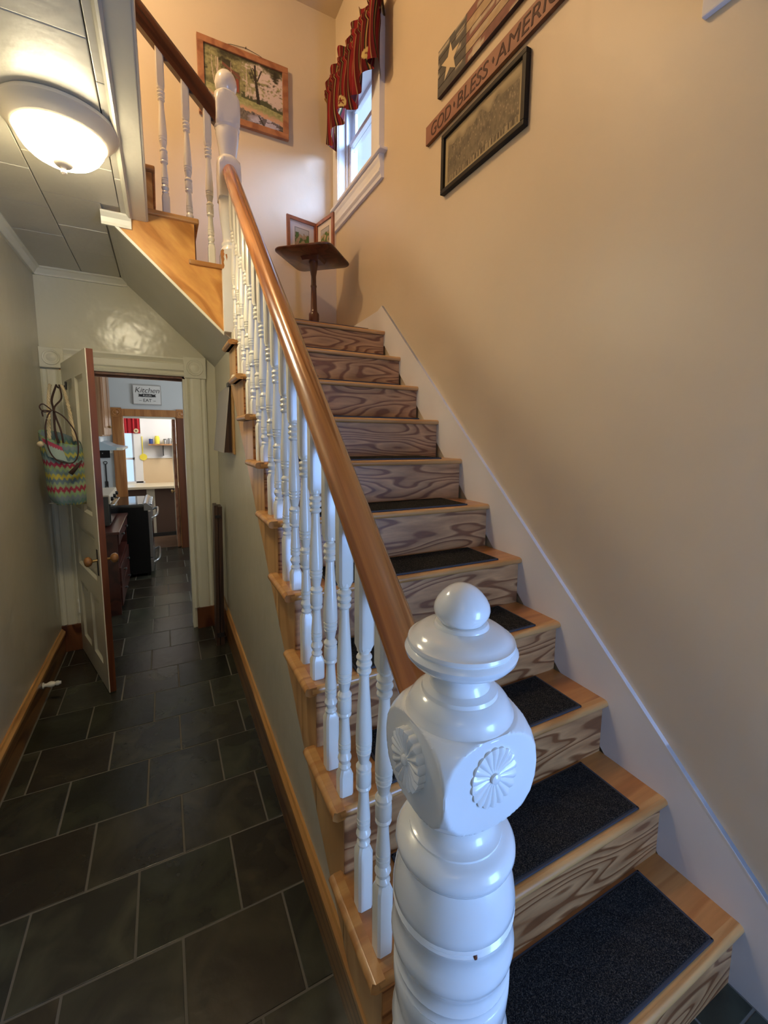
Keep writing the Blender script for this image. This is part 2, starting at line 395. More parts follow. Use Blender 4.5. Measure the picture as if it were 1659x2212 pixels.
# baseboards
def baseboard(name, x, s, y0, y1, h0, h1, capw):
    """x wall face, s=+1 stands out to +x"""
    def P(y, h): return [(x, 0), (x+s*.016, 0), (x+s*.016, h-.045), (x, h-.045)]
    g = G(); a = P(y0, h0); b = P(y1, h1)
    g.add([(p[0], y0, p[1]) for p in a]+[(p[0], y1, p[1]) for p in b], [(0, 1, 2, 3), (4, 5, 6, 7), (0, 1, 5, 4), (1, 2, 6, 5), (2, 3, 7, 6), (3, 0, 4, 7)])
    o = struct(name, g, 'baseboard_wood')
    def Q(h): return [(x, h-.045), (x+s*.018, h-.045), (x+s*capw, h-.030), (x+s*capw, h-.018), (x+s*.012, h-.008), (x+s*.008, h), (x, h)]
    a, b = Q(h0), Q(h1); n = len(a); g = G()
    g.add([(p[0], y0, p[1]) for p in a]+[(p[0], y1, p[1]) for p in b], [tuple(range(n)), tuple(range(n, 2*n))]+[(i, (i+1) % n, (i+1) % n+n, i+n) for i in range(n)])
    build('cap_moulding', g, 'baseboard_cap_wood', o); return o
baseboard('baseboard_left', XW, 1, -1.5, 3.335, .20, .165, .022)
baseboard('baseboard_stair', SX, -1, .46, 3.36, .155, .235, .020)

# doorway to the kitchen: casings, blocks, plinths, jambs
YC = YB-.028
def fluted(x0, x1, z0, z1, y=YB):
    g = G(); w_ = x1-x0
    prof = [(0, 0), (0, .018), (.012, .024), (.024, .018), (.028, .014), (.036, .022), (.05, .024), (w_-.05, .024), (w_-.036, .022), (w_-.028, .014), (w_-.024, .018), (w_-.012, .024), (w_, .018), (w_, 0)]
    return g.prism([(x0+a, y-b) for a, b in prof], 2, z0, z1)
def header(x0, x1, z0, z1, y=YB):
    h = z1-z0
    prof = [(0, 0), (.018, 0), (.022, .010), (.016, .024), (.012, .030), (.022, .040), (.022, h-.042), (.012, h-.032), (.018, h-.022), (.026, h-.010), (.026, h), (0, h)]
    return G().prism([(y-a, z0+b) for a, b in prof], 0, x0, x1)
def corner_block(name, parent, xc, zc, s, mat, y=YB):
    b = build('corner_block', G().box((xc-s/2, y-.032, zc-s/2), (xc+s/2, y, zc+s/2), .003), mat, parent)
    pr = [(.0, -.006), (s*.12, -.005), (s*.20, .0), (s*.26, .003), (s*.30, -.004), (s*.36, -.005), (s*.38, .0)]
    g = G().lathe([(r+.0005, y-.033+z) for r, z in pr], (xc, 0, zc), 24, axis=1)
    build('bullseye', g, mat, b, smooth=40)
dc = struct('door_1_casing', header(-.535, .155, 1.832, 1.955), 'trim_paint'); dc.name = 'trim_8'
WM['trim_8'] = Matrix.Identity(4)
build('casing_board', fluted(.155, .288, .157, 1.822), 'trim_paint', dc)
build('casing_board', fluted(-.646, -.535, .18, 1.822), 'trim_paint', dc)
corner_block('b', dc, .222, 1.893, .142, 'trim_paint'); corner_block('b', dc, -.585, 1.893, .121, 'trim_paint')
build('plinth', G().box((.168, YB-.034, 0), (.292, YB, .157), .002), 'plinth_wood', dc)
build('plinth', G().box((-.646, YB-.034, 0), (-.537, YB, .18), .002), 'plinth_wood', dc)
build('jamb', G().box((.140, YB-.004, 0), (.157, YB+.12, 1.83)), 'trim_paint', dc)
build('jamb', G().box((-.553, YB-.012, 0), (-.520, YB+.12, 1.83)).box((-.525, YB+.03, 0), (-.510, YB+.05, 1.83)), 'orange_casing_wood', dc)
build('head_jamb', G().box((-.53, YB-.004, 1.815), (.157, YB+.12, 1.833)).box((-.53, YB+.03, 1.803), (.157, YB+.06, 1.82)), 'dark_and_shaded_wood', dc)
build('baseboard_end', G().box((.29, YB-.03, 0), (.352, YB, .15)), 'plinth_wood', dc)

# ------------------------------------------------------------------ window in the stair wall
wy0, wy1, wz0, wz1 = 2.685, 3.28, 3.163, 3.84
wn = struct('window_1', G().prism([(1.285, wy0), (1.258, wy0), (1.258, wy0-.095), (1.262, wy0-.108), (1.250, wy0-.112), (1.250, wy0-.128), (1.285, wy0-.128)], 2, wz0, wz1)
            .prism([(1.285, wy1), (1.258, wy1), (1.258, YB-.002), (1.285, YB-.002)], 2, wz0, wz1).box((1.256, wy0-.127, wz1), (1.285, YB-.002, 3.935), .003), 'window_paint')
build('window_stool', G().box((1.232, 2.512, wz0-.018), (1.42, YB-.002, wz0), .004), 'window_paint', wn)
build('apron', G().prism([(1.285, 3.145), (1.250, 3.145), (1.246, 3.12), (1.254, 3.105), (1.258, 3.07), (1.250, 3.055), (1.250, 3.045), (1.262, 3.03), (1.266, 3.012), (1.285, 3.012)], 1, 2.555, YB-.002), 'window_paint', wn)
build('jamb', G().box((1.270, wy0-.02, wz0), (1.42, wy0+.003, wz1)).box((1.270, wy1-.003, wz0), (1.42, wy1+.02, wz1)).box((1.270, wy0-.02, wz1-.003), (1.42, wy1+.02, wz1+.02)), 'window_paint', wn)
build('inner_stop', G().box((1.325, wy0, wz0), (1.340, wy0+.018, wz1)).box((1.325, wy1-.018, wz0), (1.340, wy1, wz1)), 'window_paint', wn)
def sash(nm, x, z0, z1, bw):
    g = G().box((x, wy0+.002, z0), (x+.03, wy0+.042, z1), .003).box((x, wy1-.042, z0), (x+.03, wy1-.002, z1), .003)
    g.box((x, wy0+.04, z0), (x+.03, wy1-.04, z0+bw), .003).box((x, wy0+.04, z1-.032), (x+.03, wy1-.04, z1), .003)
    g.box((x+.006, wy0+.04, z0+bw), (x+.024, wy0+.048, z1-.03)).box((x+.006, wy1-.048, z0+bw), (x+.024, wy1-.04, z1-.03)).box((x+.006, wy0+.04, z0+bw), (x+.024, wy1-.04, z0+bw+.008))
    s_ = build('window_sash', g, 'window_paint', wn)
    build('pane', G().box((x+.013, wy0+.04, z0+bw), (x+.017, wy1-.04, z1-.03)), 'pane_glass', s_)
sash('lower', 1.342, wz0+.004, 3.60, .062); sash('upper', 1.376, 3.57, wz1, .032)
# neighbouring white-sided wall outside, seen through the pane
nb = thing('neighbouring_house', 'pale clapboard wall of the house outside the stair window', 'house', (3.2, 3.6, 0))
for k in range(26):
    z = 2.7+k*.115
    build('siding_board', G().prism([(3.3, z), (3.268, z), (3.285, z+.125), (3.3, z+.125)], 1, 3.75, 6.4), 'siding', nb)
build('corner_post', G().box((3.24, 3.62, 2.5), (3.36, 3.76, 5.7)), 'siding', nb)

# ------------------------------------------------------------------ lower staircase
st = thing('staircase', 'straight lower flight of pine stairs with oak nosings, rising to the landing', 'staircase', (.8, 1.4, 0))
def tread(n, last=False):
    y0 = nose_y(n); z = n*RISE; y1 = y0+GO+.03 if not last else YB
    yb = y0+GO+.022
    x0 = XL+.018
    t = build('tread' if not last else 'landing', G().box((x0 if not last else SX+.01, y0+.012, z-.024), (XR, y1, z)), 'oak_tread', st)
    # rounded front nosing
    arc = [(y0+.012-.012*math.sin(a), z-.012+.012*math.cos(a)) for a in [PI*i/6 for i in range(7)]]
    build('nosing', G().prism(arc+[(y0+.03, z-.024), (y0+.03, z+.0004), (y0+.012, z+.0004)], 0, XL+.020 if not last else SX+.10, XR), 'oak_nosing', t, smooth=35)
    if not last:
        arc = [(XL+.012-.012*math.sin(a), z-.012+.012*math.cos(a)) for a in [PI*i/6 for i in range(7)]]
        pts = arc+[(XL+.032, z-.024), (XL+.032, z+.0006), (XL+.012, z+.0006)]
        g = G(); n_ = len(pts)
        g.add([(p[0], y0+.002+(p[0]-XL)*.9*(p[0] < XL+.012), p[1]) for p in pts]+[(p[0], yb+.012, p[1]) for p in pts],
              [tuple(range(n_)), tuple(range(n_, 2*n_))]+[(i, (i+1) % n_, (i+1) % n_+n_, i+n_) for i in range(n_)])
        build('return_nosing', g, 'oak_nosing', t, smooth=35)
for n in range(1, 12):
    tread(n, n == 11)
    y0 = nose_y(n)
    build('riser', G().box((XL+.036, y0+.020, (n-1)*RISE-.001), (XR, y0+.036, n*RISE-.023)), 'pine_riser', st)
    if n <= 10:   # golden bracket boards on the open side
        z1 = n*RISE-.023; z0 = max((n-1)*RISE, 0)
        build('bracket', G().prism([(y0+.022, z0), (y0+.022, z1), (y0+GO+.026, z1), (y0+GO+.026, max(zstr(y0+GO+.02), .0)), (y0+.022, max(zstr(y0+.022), .0) if n > 1 else 0)], 0, .340, .356) if n > 1 else
              G().prism([(y0+.022, 0), (y0+.022, z1), (y0+GO+.026, z1), (y0+GO+.026, .0)], 0, .340, .356), 'pine_bracket', st)
# wall skirt
def zsk(y): return 1.301+.905*(y-1.492)
sk = build('wall_skirt', G().prism([(.10, 0), (.10, zsk(.10)) if zsk(.1) > 0 else (.06, .0), (2.545, zsk(2.545)), (2.60, 2.235), (YB, 2.215), (YB, 2.05), (2.5, 2.0), (.45, 0)], 0, XR, 1.286), 'skirt_paint', st)
build('skirt_cap', G().prism([(.10, zsk(.10)), (2.545, zsk(2.545)), (2.545, zsk(2.545)-.008), (.10, zsk(.10)-.008)], 0, XR-.0006, 1.286), 'skirt_paint', sk)
# closed carcass below the flight so nothing shows through
build('carcass', G().prism([(nose_y(1)+.04, 0), (nose_y(11)+.02, 0), (nose_y(11)+.02, 1.80), (nose_y(3), .05)], 0, .40, 1.262), 'pine_bracket', st)

# carpet mats
ordw = ['first (lowest)', 'second', 'third', 'fourth', 'fifth', 'sixth', 'seventh', 'eighth', 'ninth', 'tenth']
for n in range(1, 12):
    y0 = nose_y(n)+.020; y1 = y0+GO-.010 if n < 11 else y0+.26; z = n*RISE+.0006
    nm = ordw[n-1]+' step from the bottom' if n < 11 else 'edge of the landing'
    mt = thing('stair_mat', 'dark grey carpet mat lying on the '+nm, 'mat', (.81, y0, z), 0, 'carpet mats on the stair treads')
    build('pile', G().box((.470, y0+.006, z), (1.156, y1-.006, z+.008), .003), 'carpet', mt)
    build('binding', G().box((.462, y0, z), (1.164, y0+.008, z+.006), .002).box((.462, y1-.008, z), (1.164, y1, z+.006), .002)
          .box((.462, y0, z), (.470, y1, z+.006), .002).box((1.156, y0, z), (1.164, y1, z+.006), .002), 'mat_edge', mt)

# ------------------------------------------------------------------ balustrade of the lower flight
BX = .3555
def rail_bottom(y): return 1.375+.92*(y-1)
def baluster(name, parent, x, y, z0, zt, ztop, hs=.0172, slope=(0, 0)):
    """square foot z0..zt, turned part zt..zt+.46, square head up to ztop (cut to the slope)"""
    g = G(); c = .005
    def sec(z, h, ch=c): return [(x-h, y-h+ch, z), (x-h, y+h-ch, z), (x-h+ch, y+h, z), (x+h-ch, y+h, z), (x+h, y+h-ch, z), (x+h, y-h+ch, z), (x+h-ch, y-h, z), (x-h+ch, y-h, z)]
    def block(za, zb, tb=0, tt=0, sl=(0, 0)):
        vs = []; lv = []
        if tb: lv += [(za, hs*.72), (za+tb, hs)]
        else: lv += [(za, hs)]
        if tt: lv += [(zb-tt, hs), (zb, hs*.72)]
        else: lv += [(zb, hs)]
        for i, (z, h) in enumerate(lv):
            for p in sec(z, h):
                q = p
                if not tt and i == len(lv)-1: q = (p[0], p[1], z+sl[0]*(p[0]-x)+sl[1]*(p[1]-y))
                vs.append(q)
        m = len(lv); fs = [tuple(range(8))[::-1], tuple(range((m-1)*8, m*8))]
        for i in range(m-1): fs += [(i*8+k, i*8+(k+1) % 8, (i+1)*8+(k+1) % 8, (i+1)*8+k) for k in range(8)]
        g.add(vs, fs)
    block(z0, zt, 0, .014)
    S = 1.0
    pr = [(.0125, -.004), (.0140, .003), (.0155, .006), (.0140, .010), (.0105, .014), (.0140, .019), (.0170, .028), (.0140, .037), (.0105, .042), (.0150, .045), (.0152, .056), (.0132, .057), (.0152, .059),
          (.0152, .066), (.0132, .067), (.0152, .069), (.0140, .085), (.0122, .110), (.0110, .133), (.0158, .137), (.0170, .141), (.0150, .146), (.0168, .150), (.0172, .165), (.0166, .180),
          (.0140, .183), (.0172, .187), (.0174, .191), (.0140, .196), (.0112, .200), (.0155, .222), (.0166, .224), (.0146, .226), (.0172, .229), (.0172, .234), (.0152, .236), (.0176, .239), (.0178, .244), (.0156, .246), (.0182, .249), (.0182, .262), (.0172, .290),
          (.0148, .330), (.0120, .370), (.0106, .402), (.0150, .406), (.0160, .410), (.0145, .414), (.0106, .417), (.0150, .420), (.0172, .426), (.0150, .431), (.0125, .433), (.0150, .436), (.0172, .441), (.0150, .446),
          (.0108, .449), (.0112, .453), (.0158, .456), (.0158, .466)]
    g.lathe(pr, (x, y), 14, base=zt)
    block(zt+.455, max(ztop, zt+.475), .014, 0, slope)
    return build(name, g, 'white_paint', parent, smooth=32)

bl = thing('balustrade', 'white turned balusters under a glossy orange handrail beside the lower flight', 'banister', (BX, 1.4, 0))
for n in range(2, 11):
    for dy in ((.053, .148) if n < 10 else (.050,)):
        y = nose_y(n)+dy; rb = rail_bottom(y)
        zt = rb-.640
        if n == 2 and dy < .1: zt = .535
        baluster('baluster', bl, BX, y, n*RISE, zt, rb+.012, slope=(0, .92))
# handrail: profile perpendicular to the slope
ang = math.atan(.92); tv = Vector((0, math.cos(ang), math.sin(ang))); nv = Vector((0, -math.sin(ang), math.cos(ang)))
prof = [(-.021, 0), (-.023, .010), (-.029, .016), (-.034, .024), (-.0355, .034), (-.034, .042), (-.029, .052), (-.020, .062), (-.010, .067), (0, .0685),
        (.010, .067), (.020, .062), (.029, .052), (.034, .042), (.0355, .034), (.034, .024), (.029, .016), (.023, .010), (.021, 0)]
g = G(); P0 = Vector((BX+.002, .50, rail_bottom(.50))); P1 = Vector((BX+.002, 2.415, rail_bottom(2.415))); n_ = len(prof)
def cutp(P, y): # keep ends vertical
    vs = []
    for a, b in prof:
        q = P+Vector((a, 0, 0))+nv*b; q += tv*((y-q.y)/tv.y); vs.append(tuple(q))
    return vs
rows = [cutp(P0.lerp(P1, k/8), P0.lerp(P1, k/8).y) for k in range(9)]
g.add([p for r in rows for p in r], [tuple(range(n_))]+[tuple(range(8*n_, 9*n_))]+[(r*n_+i, r*n_+(i+1) % n_, (r+1)*n_+(i+1) % n_, (r+1)*n_+i) for r in range(8) for i in range(n_)])
build('handrail', g, 'handrail_wood', bl, smooth=50, label='glossy orange wooden handrail')

# big newel
def newel_big(x, y):
    pr = [(.088, .40), (.088, .500), (.080, .510), (.079, .520), (.0862, .530), (.0885, .545), (.083, .560), (.0790, .570), (.0795, .580), (.0850, .600), (.0870, .625), (.0872, .640),
          (.0850, .6440), (.0872, .6485), (.0845, .653), (.0840, .660), (.0868, .6645), (.0845, .669), (.0838, .678), (.0850, .688), (.0900, .696), (.0915, .704), (.0905, .712), (.0865, .722), (.0845, .732), (.0852, .745), (.0885, .757),
          (.0898, .7605), (.0880, .7635), (.0900, .7665), (.0880, .7700), (.0898, .7730), (.0890, .782), (.0868, .797), (.0830, .813), (.0790, .826), (.0745, .838),
          (.0790, .8395), (.0840, .843), (.0868, .850), (.0862, .857), (.0815, .866), (.0740, .8715), (.0680, .8735), (.0665, .8745), (.0665, .8775), (.0600, .8800), (.0530, .887), (.0510, .900), (.0525, .914), (.0580, .923), (.0680, .929), (.0710, .931), (.0700, .934)]
    g = G().lathe(pr, (x, y), 48)
    # square block with turned shoulders: turned profile clipped to a square
    blk = [(.069, .928), (.0800, .932), (.0920, .941), (.1010, .956), (.1060, .977), (.1070, 1.0), (.1050, 1.020), (.0990, 1.036), (.0900, 1.048), (.0790, 1.056)]
    fine = []
    for (r0, z0), (r1, z1) in zip(blk[:-1], blk[1:]):
        for k in range(4): fine.append((r0+(r1-r0)*k/4, z0+(z1-z0)*k/4))
    fine.append(blk[-1]); g.lathe(fine, (x, y), 256, sq=.0765)
    top = [(.0770, 1.052), (.0745, 1.058), (.0720, 1.060), (.0700, 1.068), (.064, 1.076), (.056, 1.082), (.0535, 1.083), (.0520, 1.088), (.042, 1.092), (.0385, 1.100), (.040, 1.112), (.046, 1.117), (.049, 1.119), (.055, 1.122), (.070, 1.130),
           (.0765, 1.138), (.0780, 1.144), (.0750, 1.149), (.0728, 1.1505), (.0745, 1.154), (.0735, 1.158), (.0700, 1.159), (.066, 1.164), (.056, 1.171), (.044, 1.175), (.038, 1.1765), (.037, 1.180), (.0355, 1.1815)]
    g.lathe(top, (x, y), 48)
    o = build('newel_post', g, 'newel_paint', bl, smooth=38, label='large white turned newel post with carved rosettes')
    fin = [(.031, 1.176), (.0290, 1.179), (.0300, 1.182), (.0340, 1.187), (.0375, 1.193), (.0386, 1.199), (.0375, 1.206), (.0335, 1.214), (.0270, 1.222), (.0195, 1.2285), (.012, 1.2325), (.005, 1.2345), (.001, 1.235)]
    build('finial', G().lathe(fin, (x, y), 40), 'newel_paint', o, smooth=50)
    # carved daisy rosettes on the two seen faces and the others
    for ax, s in ((1, -1), (0, -1), (1, 1), (0, 1)):
        zc = 1.003; vs = []; fs = []; R = .0365; n = 18; M = 6; N_ = n*M
        for j, rr in enumerate((.0075, .012, .030, R, R+.0005)):
            for k in range(N_):
                a = 2*PI*k/N_; t = (k % M)/M; petal = math.sin(PI*t); hh = 1.3 if (ax, s) == (0, -1) else .75
                r = rr*(1-.06*(1-petal)) if j >= 3 else rr
                h = (.0030, .0012+.0018*petal, .0028+.0030*petal, .0045*(.35+.65*petal) if j == 3 else -.002, -.003)[min(j, 3)] if j < 4 else -.003
                u, w_ = r*math.cos(a), r*1.12*math.sin(a)
                off = s*(.0765+(h*hh if h > 0 else h)+(.0065 if hh > 1 and j < 4 else 0))
                p = (x+u, y+off, zc+w_) if ax == 1 else (x+off, y+u, zc+w_)
                vs.append(p)
        for j in range(4):
            for k in range(N_): fs.append((j*N_+k, j*N_+(k+1) % N_, (j+1)*N_+(k+1) % N_, (j+1)*N_+k))
        fs.append(tuple(range(N_)))
        g = G().add(vs, fs)
        c = (x, y+s*.078, zc) if ax == 1 else (x+s*(.0865 if s < 0 else .078), y, zc)
        g.lathe([(.0072, 0), (.0068, s*.004), (.004, s*.0052), (.0005, s*.0056)], c, 16, axis=ax)
        build('rosette', g, 'newel_paint', o, smooth=30)
    for (a_, z_, r_) in ((-1.86, .7615, .0896), (-.55, .705, .0914)):
        cx2, cy2 = x+r_*math.cos(a_), y+r_*math.sin(a_)
        build('paint_chip', G().lathe([(.0032, z_-.0022), (.0036, z_), (.0026, z_+.003)], (cx2-.0022*math.cos(a_), cy2-.0022*math.sin(a_)), 7), 'dark_and_shaded_wood', o)
    # square plinth standing on the floor
    build('plinth', G().box((x-.092, y-.092, 0), (x+.092, y+.092, .42), .006).lathe([(.090, .415), (.093, .425), (.093, .44), (.089, .45)], (x, y), 40), 'newel_paint', o)
newel_big(.3555, .4565)

# upper newel
def newel_small(x, y):
    g = G(); s = .0525
    g.box((x-s, y-s, 1.956), (x+s, y+s, 2.355), .004)
    pr = [(.045, 2.350), (.0525, 2.362), (.046, 2.376), (.042, 2.382), (.0445, 2.39), (.0445, 2.398), (.040, 2.404), (.038, 2.420), (.041, 2.450), (.047, 2.495), (.0520, 2.545), (.0530, 2.572), (.0515, 2.580), (.053, 2.586), (.0515, 2.592), (.053, 2.600), (.053, 2.612)]
    g.lathe(pr, (x, y), 32)
    g.lathe([(.068, 2.606), (.0745, 2.62), (.0745, 2.745), (.070, 2.765), (.060, 2.785), (.046, 2.80), (.041, 2.806)], (x, y), 64, sq=.0535)
    g.lathe([(.041, 2.800), (.041, 2.812), (.046, 2.85), (.0525, 2.892), (.0565, 2.915), (.055, 2.919), (.0565, 2.925), (.055, 2.930), (.058, 2.936), (.060, 2.942)], (x, y), 32)
    g.lathe([(.058, 2.938), (.070, 2.95), (.0755, 2.985), (.0755, 3.03), (.070, 3.062), (.058, 3.085), (.044, 3.098)], (x, y), 64, sq=.056)
    g.lathe([(.036, 3.09), (.034, 3.098), (.042, 3.106), (.0495, 3.122), (.052, 3.140), (.0495, 3.160), (.042, 3.178), (.030, 3.192), (.015, 3.200), (.001, 3.202)], (x, y), 32)
    return g
# ------------------------------------------------------------------ upper flight
YS = 2.43
uf = thing('upper_staircase', 'short upper flight of pine stairs turning left above the hall doorway', 'staircase', (.2, 2.9, 2.0))
build('stringer', G().prism([(-.187, 2.419), (.306, 1.957), (.306, 2.262), (.185, 2.262), (.185, 2.452), (.012, 2.452), (.012, 2.64), (-.10, 2.64), (-.187, 2.50)], 1, YS, YS+.02), 'pine_stringer', uf, label='honey pine outer stringer with sawtooth top')
def rounded_slab(x0, x1, y0, y1, z0, z1): return G().box((x0, y0, z0), (x1, y1, z1), .006)
build('tread', rounded_slab(.155, .44, YS-.018, YB-.002, 2.262, 2.284), 'oak_nosing', uf)
build('tread', rounded_slab(-.035, .207, YS-.018, YB-.002, 2.452, 2.475), 'oak_nosing', uf)
build('tread', rounded_slab(-.185, .026, YS-.018, YB-.002, 2.642, 2.665), 'oak_nosing', uf)
build('riser', G().box((.405, YS+.05, 2.09), (.42, YB-.002, 2.264)), 'pine_riser', uf)
build('riser', G().box((.176, YS+.002, 2.28), (.190, YB-.002, 2.454)), 'dark_and_shaded_wood', uf)
build('riser', G().box((-.004, YS+.002, 2.47), (.013, YB-.002, 2.644)), 'dark_and_shaded_wood', uf)
bd = build('bead_moulding', G().add(
    [(-.187, YS-.010, 2.419), (-.187, YS-.010, 2.403), (.306, YS-.010, 1.941), (.306, YS-.010, 1.957), (-.187, YS+.006, 2.419), (-.187, YS+.006, 2.403), (.306, YS+.006, 1.941), (.306, YS+.006, 1.957)],
    [(0, 1, 2, 3), (4, 5, 6, 7), (0, 1, 5, 4), (1, 2, 6, 5), (2, 3, 7, 6), (3, 0, 4, 7)]), 'trim_paint', uf)
ub = thing('upper_balustrade', 'dark red-brown handrail with white balusters and newel at the upper flight', 'banister', (.3575, 2.4525, 1.956))
build('newel_post', newel_small(.3575, 2.4525), 'newel_paint', ub, smooth=38)
build('chipped_patch', G().prism([(.3045, 2.30), (.300, 2.33), (.302, 2.345), (.309, 2.352), (.3165, 2.348), (.314, 2.338), (.318, 2.33), (.3135, 2.318), (.317, 2.305), (.3125, 2.29), (.316, 2.275), (.3125, 2.262), (.3045, 2.258)], 1, 2.3990, 2.42), 'orange_casing_wood', ub, label='bare wood where the paint has chipped off')
build('chipped_patch', G().prism([(.325, 2.318), (.322, 2.33), (.329, 2.333), (.331, 2.318), (.328, 2.300)], 1, 2.3992, 2.402), 'orange_casing_wood', ub)
yb_ = 2.4525
def urail(x): return 2.955+.985*(.29-x)
for x, zt0 in ((.264, 2.284), (.170, 2.475), (.067, 2.475)):
    baluster('baluster', ub, x, yb_, zt0, urail(x)-.600 if x > .2 else urail(x)-.605, urail(x)+.01, slope=(-.985, 0))
a2 = math.atan(.985); t2 = Vector((-math.cos(a2), 0, math.sin(a2))); n2 = Vector((math.sin(a2), 0, math.cos(a2)))
prof2 = [(-.020, 0), (-.024, .012), (-.030, .022), (-.033, .040), (-.031, .060), (-.022, .078), (-.008, .085), (.008, .085), (.022, .078), (.031, .060), (.033, .040), (.030, .022), (.024, .012), (.020, 0)]
def cut2(x):
    vs = []
    for a, b in prof2:
        q = Vector((x, yb_+a, urail(x)))+n2*b; q += t2*((x-q.x)/t2.x); vs.append(tuple(q))
    return vs
g = G(); n_ = len(prof2); rows = [cut2(.310), cut2(.1), cut2(-.15), cut2(-.40)]
g.add([p for r in rows for p in r], [tuple(range(n_)), tuple(range(3*n_, 4*n_))]+[(r*n_+i, r*n_+(i+1) % n_, (r+1)*n_+(i+1) % n_, (r+1)*n_+i) for r in range(3) for i in range(n_)])
build('handrail', g, 'dark_handrail_wood', ub, smooth=45, label='dark red-brown handrail')

# ------------------------------------------------------------------ hall door (open into the hall)
HX, HY = -.540, 3.345; FX, FY = -.3285, 2.68
DW = math.hypot(FX-HX, FY-HY); drz = math.atan2(FY-HY, FX-HX)
dr = bpy.data.objects.new('door_1', None); COL.objects.link(dr); dr.location = (HX, HY, .005); dr.rotation_euler = (0, 0, drz); dr['kind'] = 'structure'
WM['door_1'] = Matrix.Translation((HX, HY, .005)) @ Matrix.Rotation(drz, 4, 'Z')
# local: x hinge->free edge, y thickness (the hall/left face is at y=-?), z up
DT = .034; DH = 1.855
def side_of():   # which local y sign faces the camera-side (world direction (-.66,-.22))
    v = WM['door_1'].to_3x3().inverted() @ Vector((-.66, -.22, 0)); return 1 if v.y > 0 else -1
sd = side_of()
def ybox(g, x0, x1, z0, z1, ya, yb, bev=0): return g.box((x0, sd*ya, z0), (x1, sd*yb, z1), bev)
# face at y=0 (towards camera side) and back at y=-DT*sd
openings = [(.10, .310, .98, 1.74), (.385, .595, .98, 1.74), (.10, .595, .615, .875), (.10, .310, .13, .50), (.385, .595, .13, .50)]
g = G()
ybox(g, 0, .10, 0, DH, 0, -DT); ybox(g, .595, DW-.006, 0, DH, 0, -DT)
for z0, z1 in ((0, .13), (.50, .615), (.875, .98), (1.74, DH)): ybox(g, .10, .595, z0, z1, 0, -DT)
ybox(g, .310, .385, .13, .50, 0, -DT); ybox(g, .310, .385, .98, 1.74, 0, -DT)
build('door_leaf', g, 'trim_paint', dr, world=False)
for x0, x1, z0, z1 in openings:
    g = G(); ybox(g, x0, x1, z0, z1, -.013, -.021)
    m_ = .014
    for a in (0, 1):   # bevelled moulding frame
        pass
    ybox(g, x0+.035, x1-.035, z0+.035, z1-.035, -.008, -.024, .004)
    p = build('door_panel', g, 'trim_paint', dr, world=False)
    g = G()
    for (xa, za, xb, zb) in ((x0, z0, x1, z0), (x1, z0, x1, z1), (x1, z1, x0, z1), (x0, z1, x0, z0)):
        cxx, czz = (x0+x1)/2, (z0+z1)/2
        def inn(xx, zz, d): return (xx+(d if xx < cxx else -d), zz+(d if zz < czz else -d))
        a1 = inn(xa, za, m_); b1 = inn(xb, zb, m_)
        g.add([(xa, 0, za), (xb, 0, zb), (b1[0], -sd*.0125, b1[1]), (a1[0], -sd*.0125, a1[1]), (xa, -sd*.014, za), (xb, -sd*.014, zb)], [(0, 1, 2, 3), (3, 2, 5, 4), (0, 4, 5, 1)])
    build('panel_moulding', g, 'trim_paint', p, world=False)
g = G(); ybox(g, DW-.006, DW, 0, DH, -.004, -DT)
build('door_edge', g, 'door_edge_wood', dr, world=False, label='bare brown worn wood edge')
g = G(); ybox(g, DW-.0055, DW-.0002, 0, DH, 0, -.0045); build('worn_arris', g, 'trim_paint', dr, world=False)
def knob(sgn):
    y_ = 0 if sgn > 0 else -DT
    g = G(); xk, zk = DW-.052, .745
    ybox(g, xk-.012, xk+.012, zk-.085, zk+.06, y_, y_+.003*sgn, .001)
    pl = build('escutcheon', g, 'iron', dr, world=False)
    pr = [(.008, 0), (.007, .012), (.007, .026)]
    g = G().lathe([(r, sd*(y_+sgn*h)) for r, h in pr], (xk, 0, zk), 14, axis=1)
    build('knob_shank', g, 'brass', pl, world=False, smooth=40)
    pr = [(.007, .024), (.014, .027), (.024, .034), (.0275, .044), (.026, .054), (.018, .061), (.006, .0635), (.001, .064)]
    g = G().lathe([(r, sd*(y_+sgn*h)) for r, h in pr], (xk, 0, zk), 20, axis=1)
    build('door_knob', g, 'knob_wood', dr, world=False, smooth=50)
knob(1); knob(-1)
for zz, mt in ((1.02, 'iron'), (.29, 'white_paint')):
    g = G()
    for k in range(5): g.lathe([(.0062, zz+k*.017-.04), (.0062, zz+k*.017-.025)], (-.004, sd*.006), 10)
    g.lathe([(.002, zz-.048), (.005, zz-.043), (.005, zz+.046), (.0045, zz+.05), (.001, zz+.054)], (-.004, sd*.006), 10)
    build('hinge', g, mt, dr, world=False, smooth=40)

# hook and bag
hk = thing('coat_hook', 'small dark iron hook near the top of the open hall door', 'hook', (-.498, 3.185, 1.70))
build('hook_arm', G().tube([(-.495, 3.19, 1.715), (-.512, 3.17, 1.70), (-.528, 3.15, 1.695), (-.535, 3.143, 1.708)], .0045), 'iron', hk, smooth=True)
build('hook_plate', G().box((-.500, 3.175, 1.69), (-.493, 3.205, 1.735)), 'iron', hk)

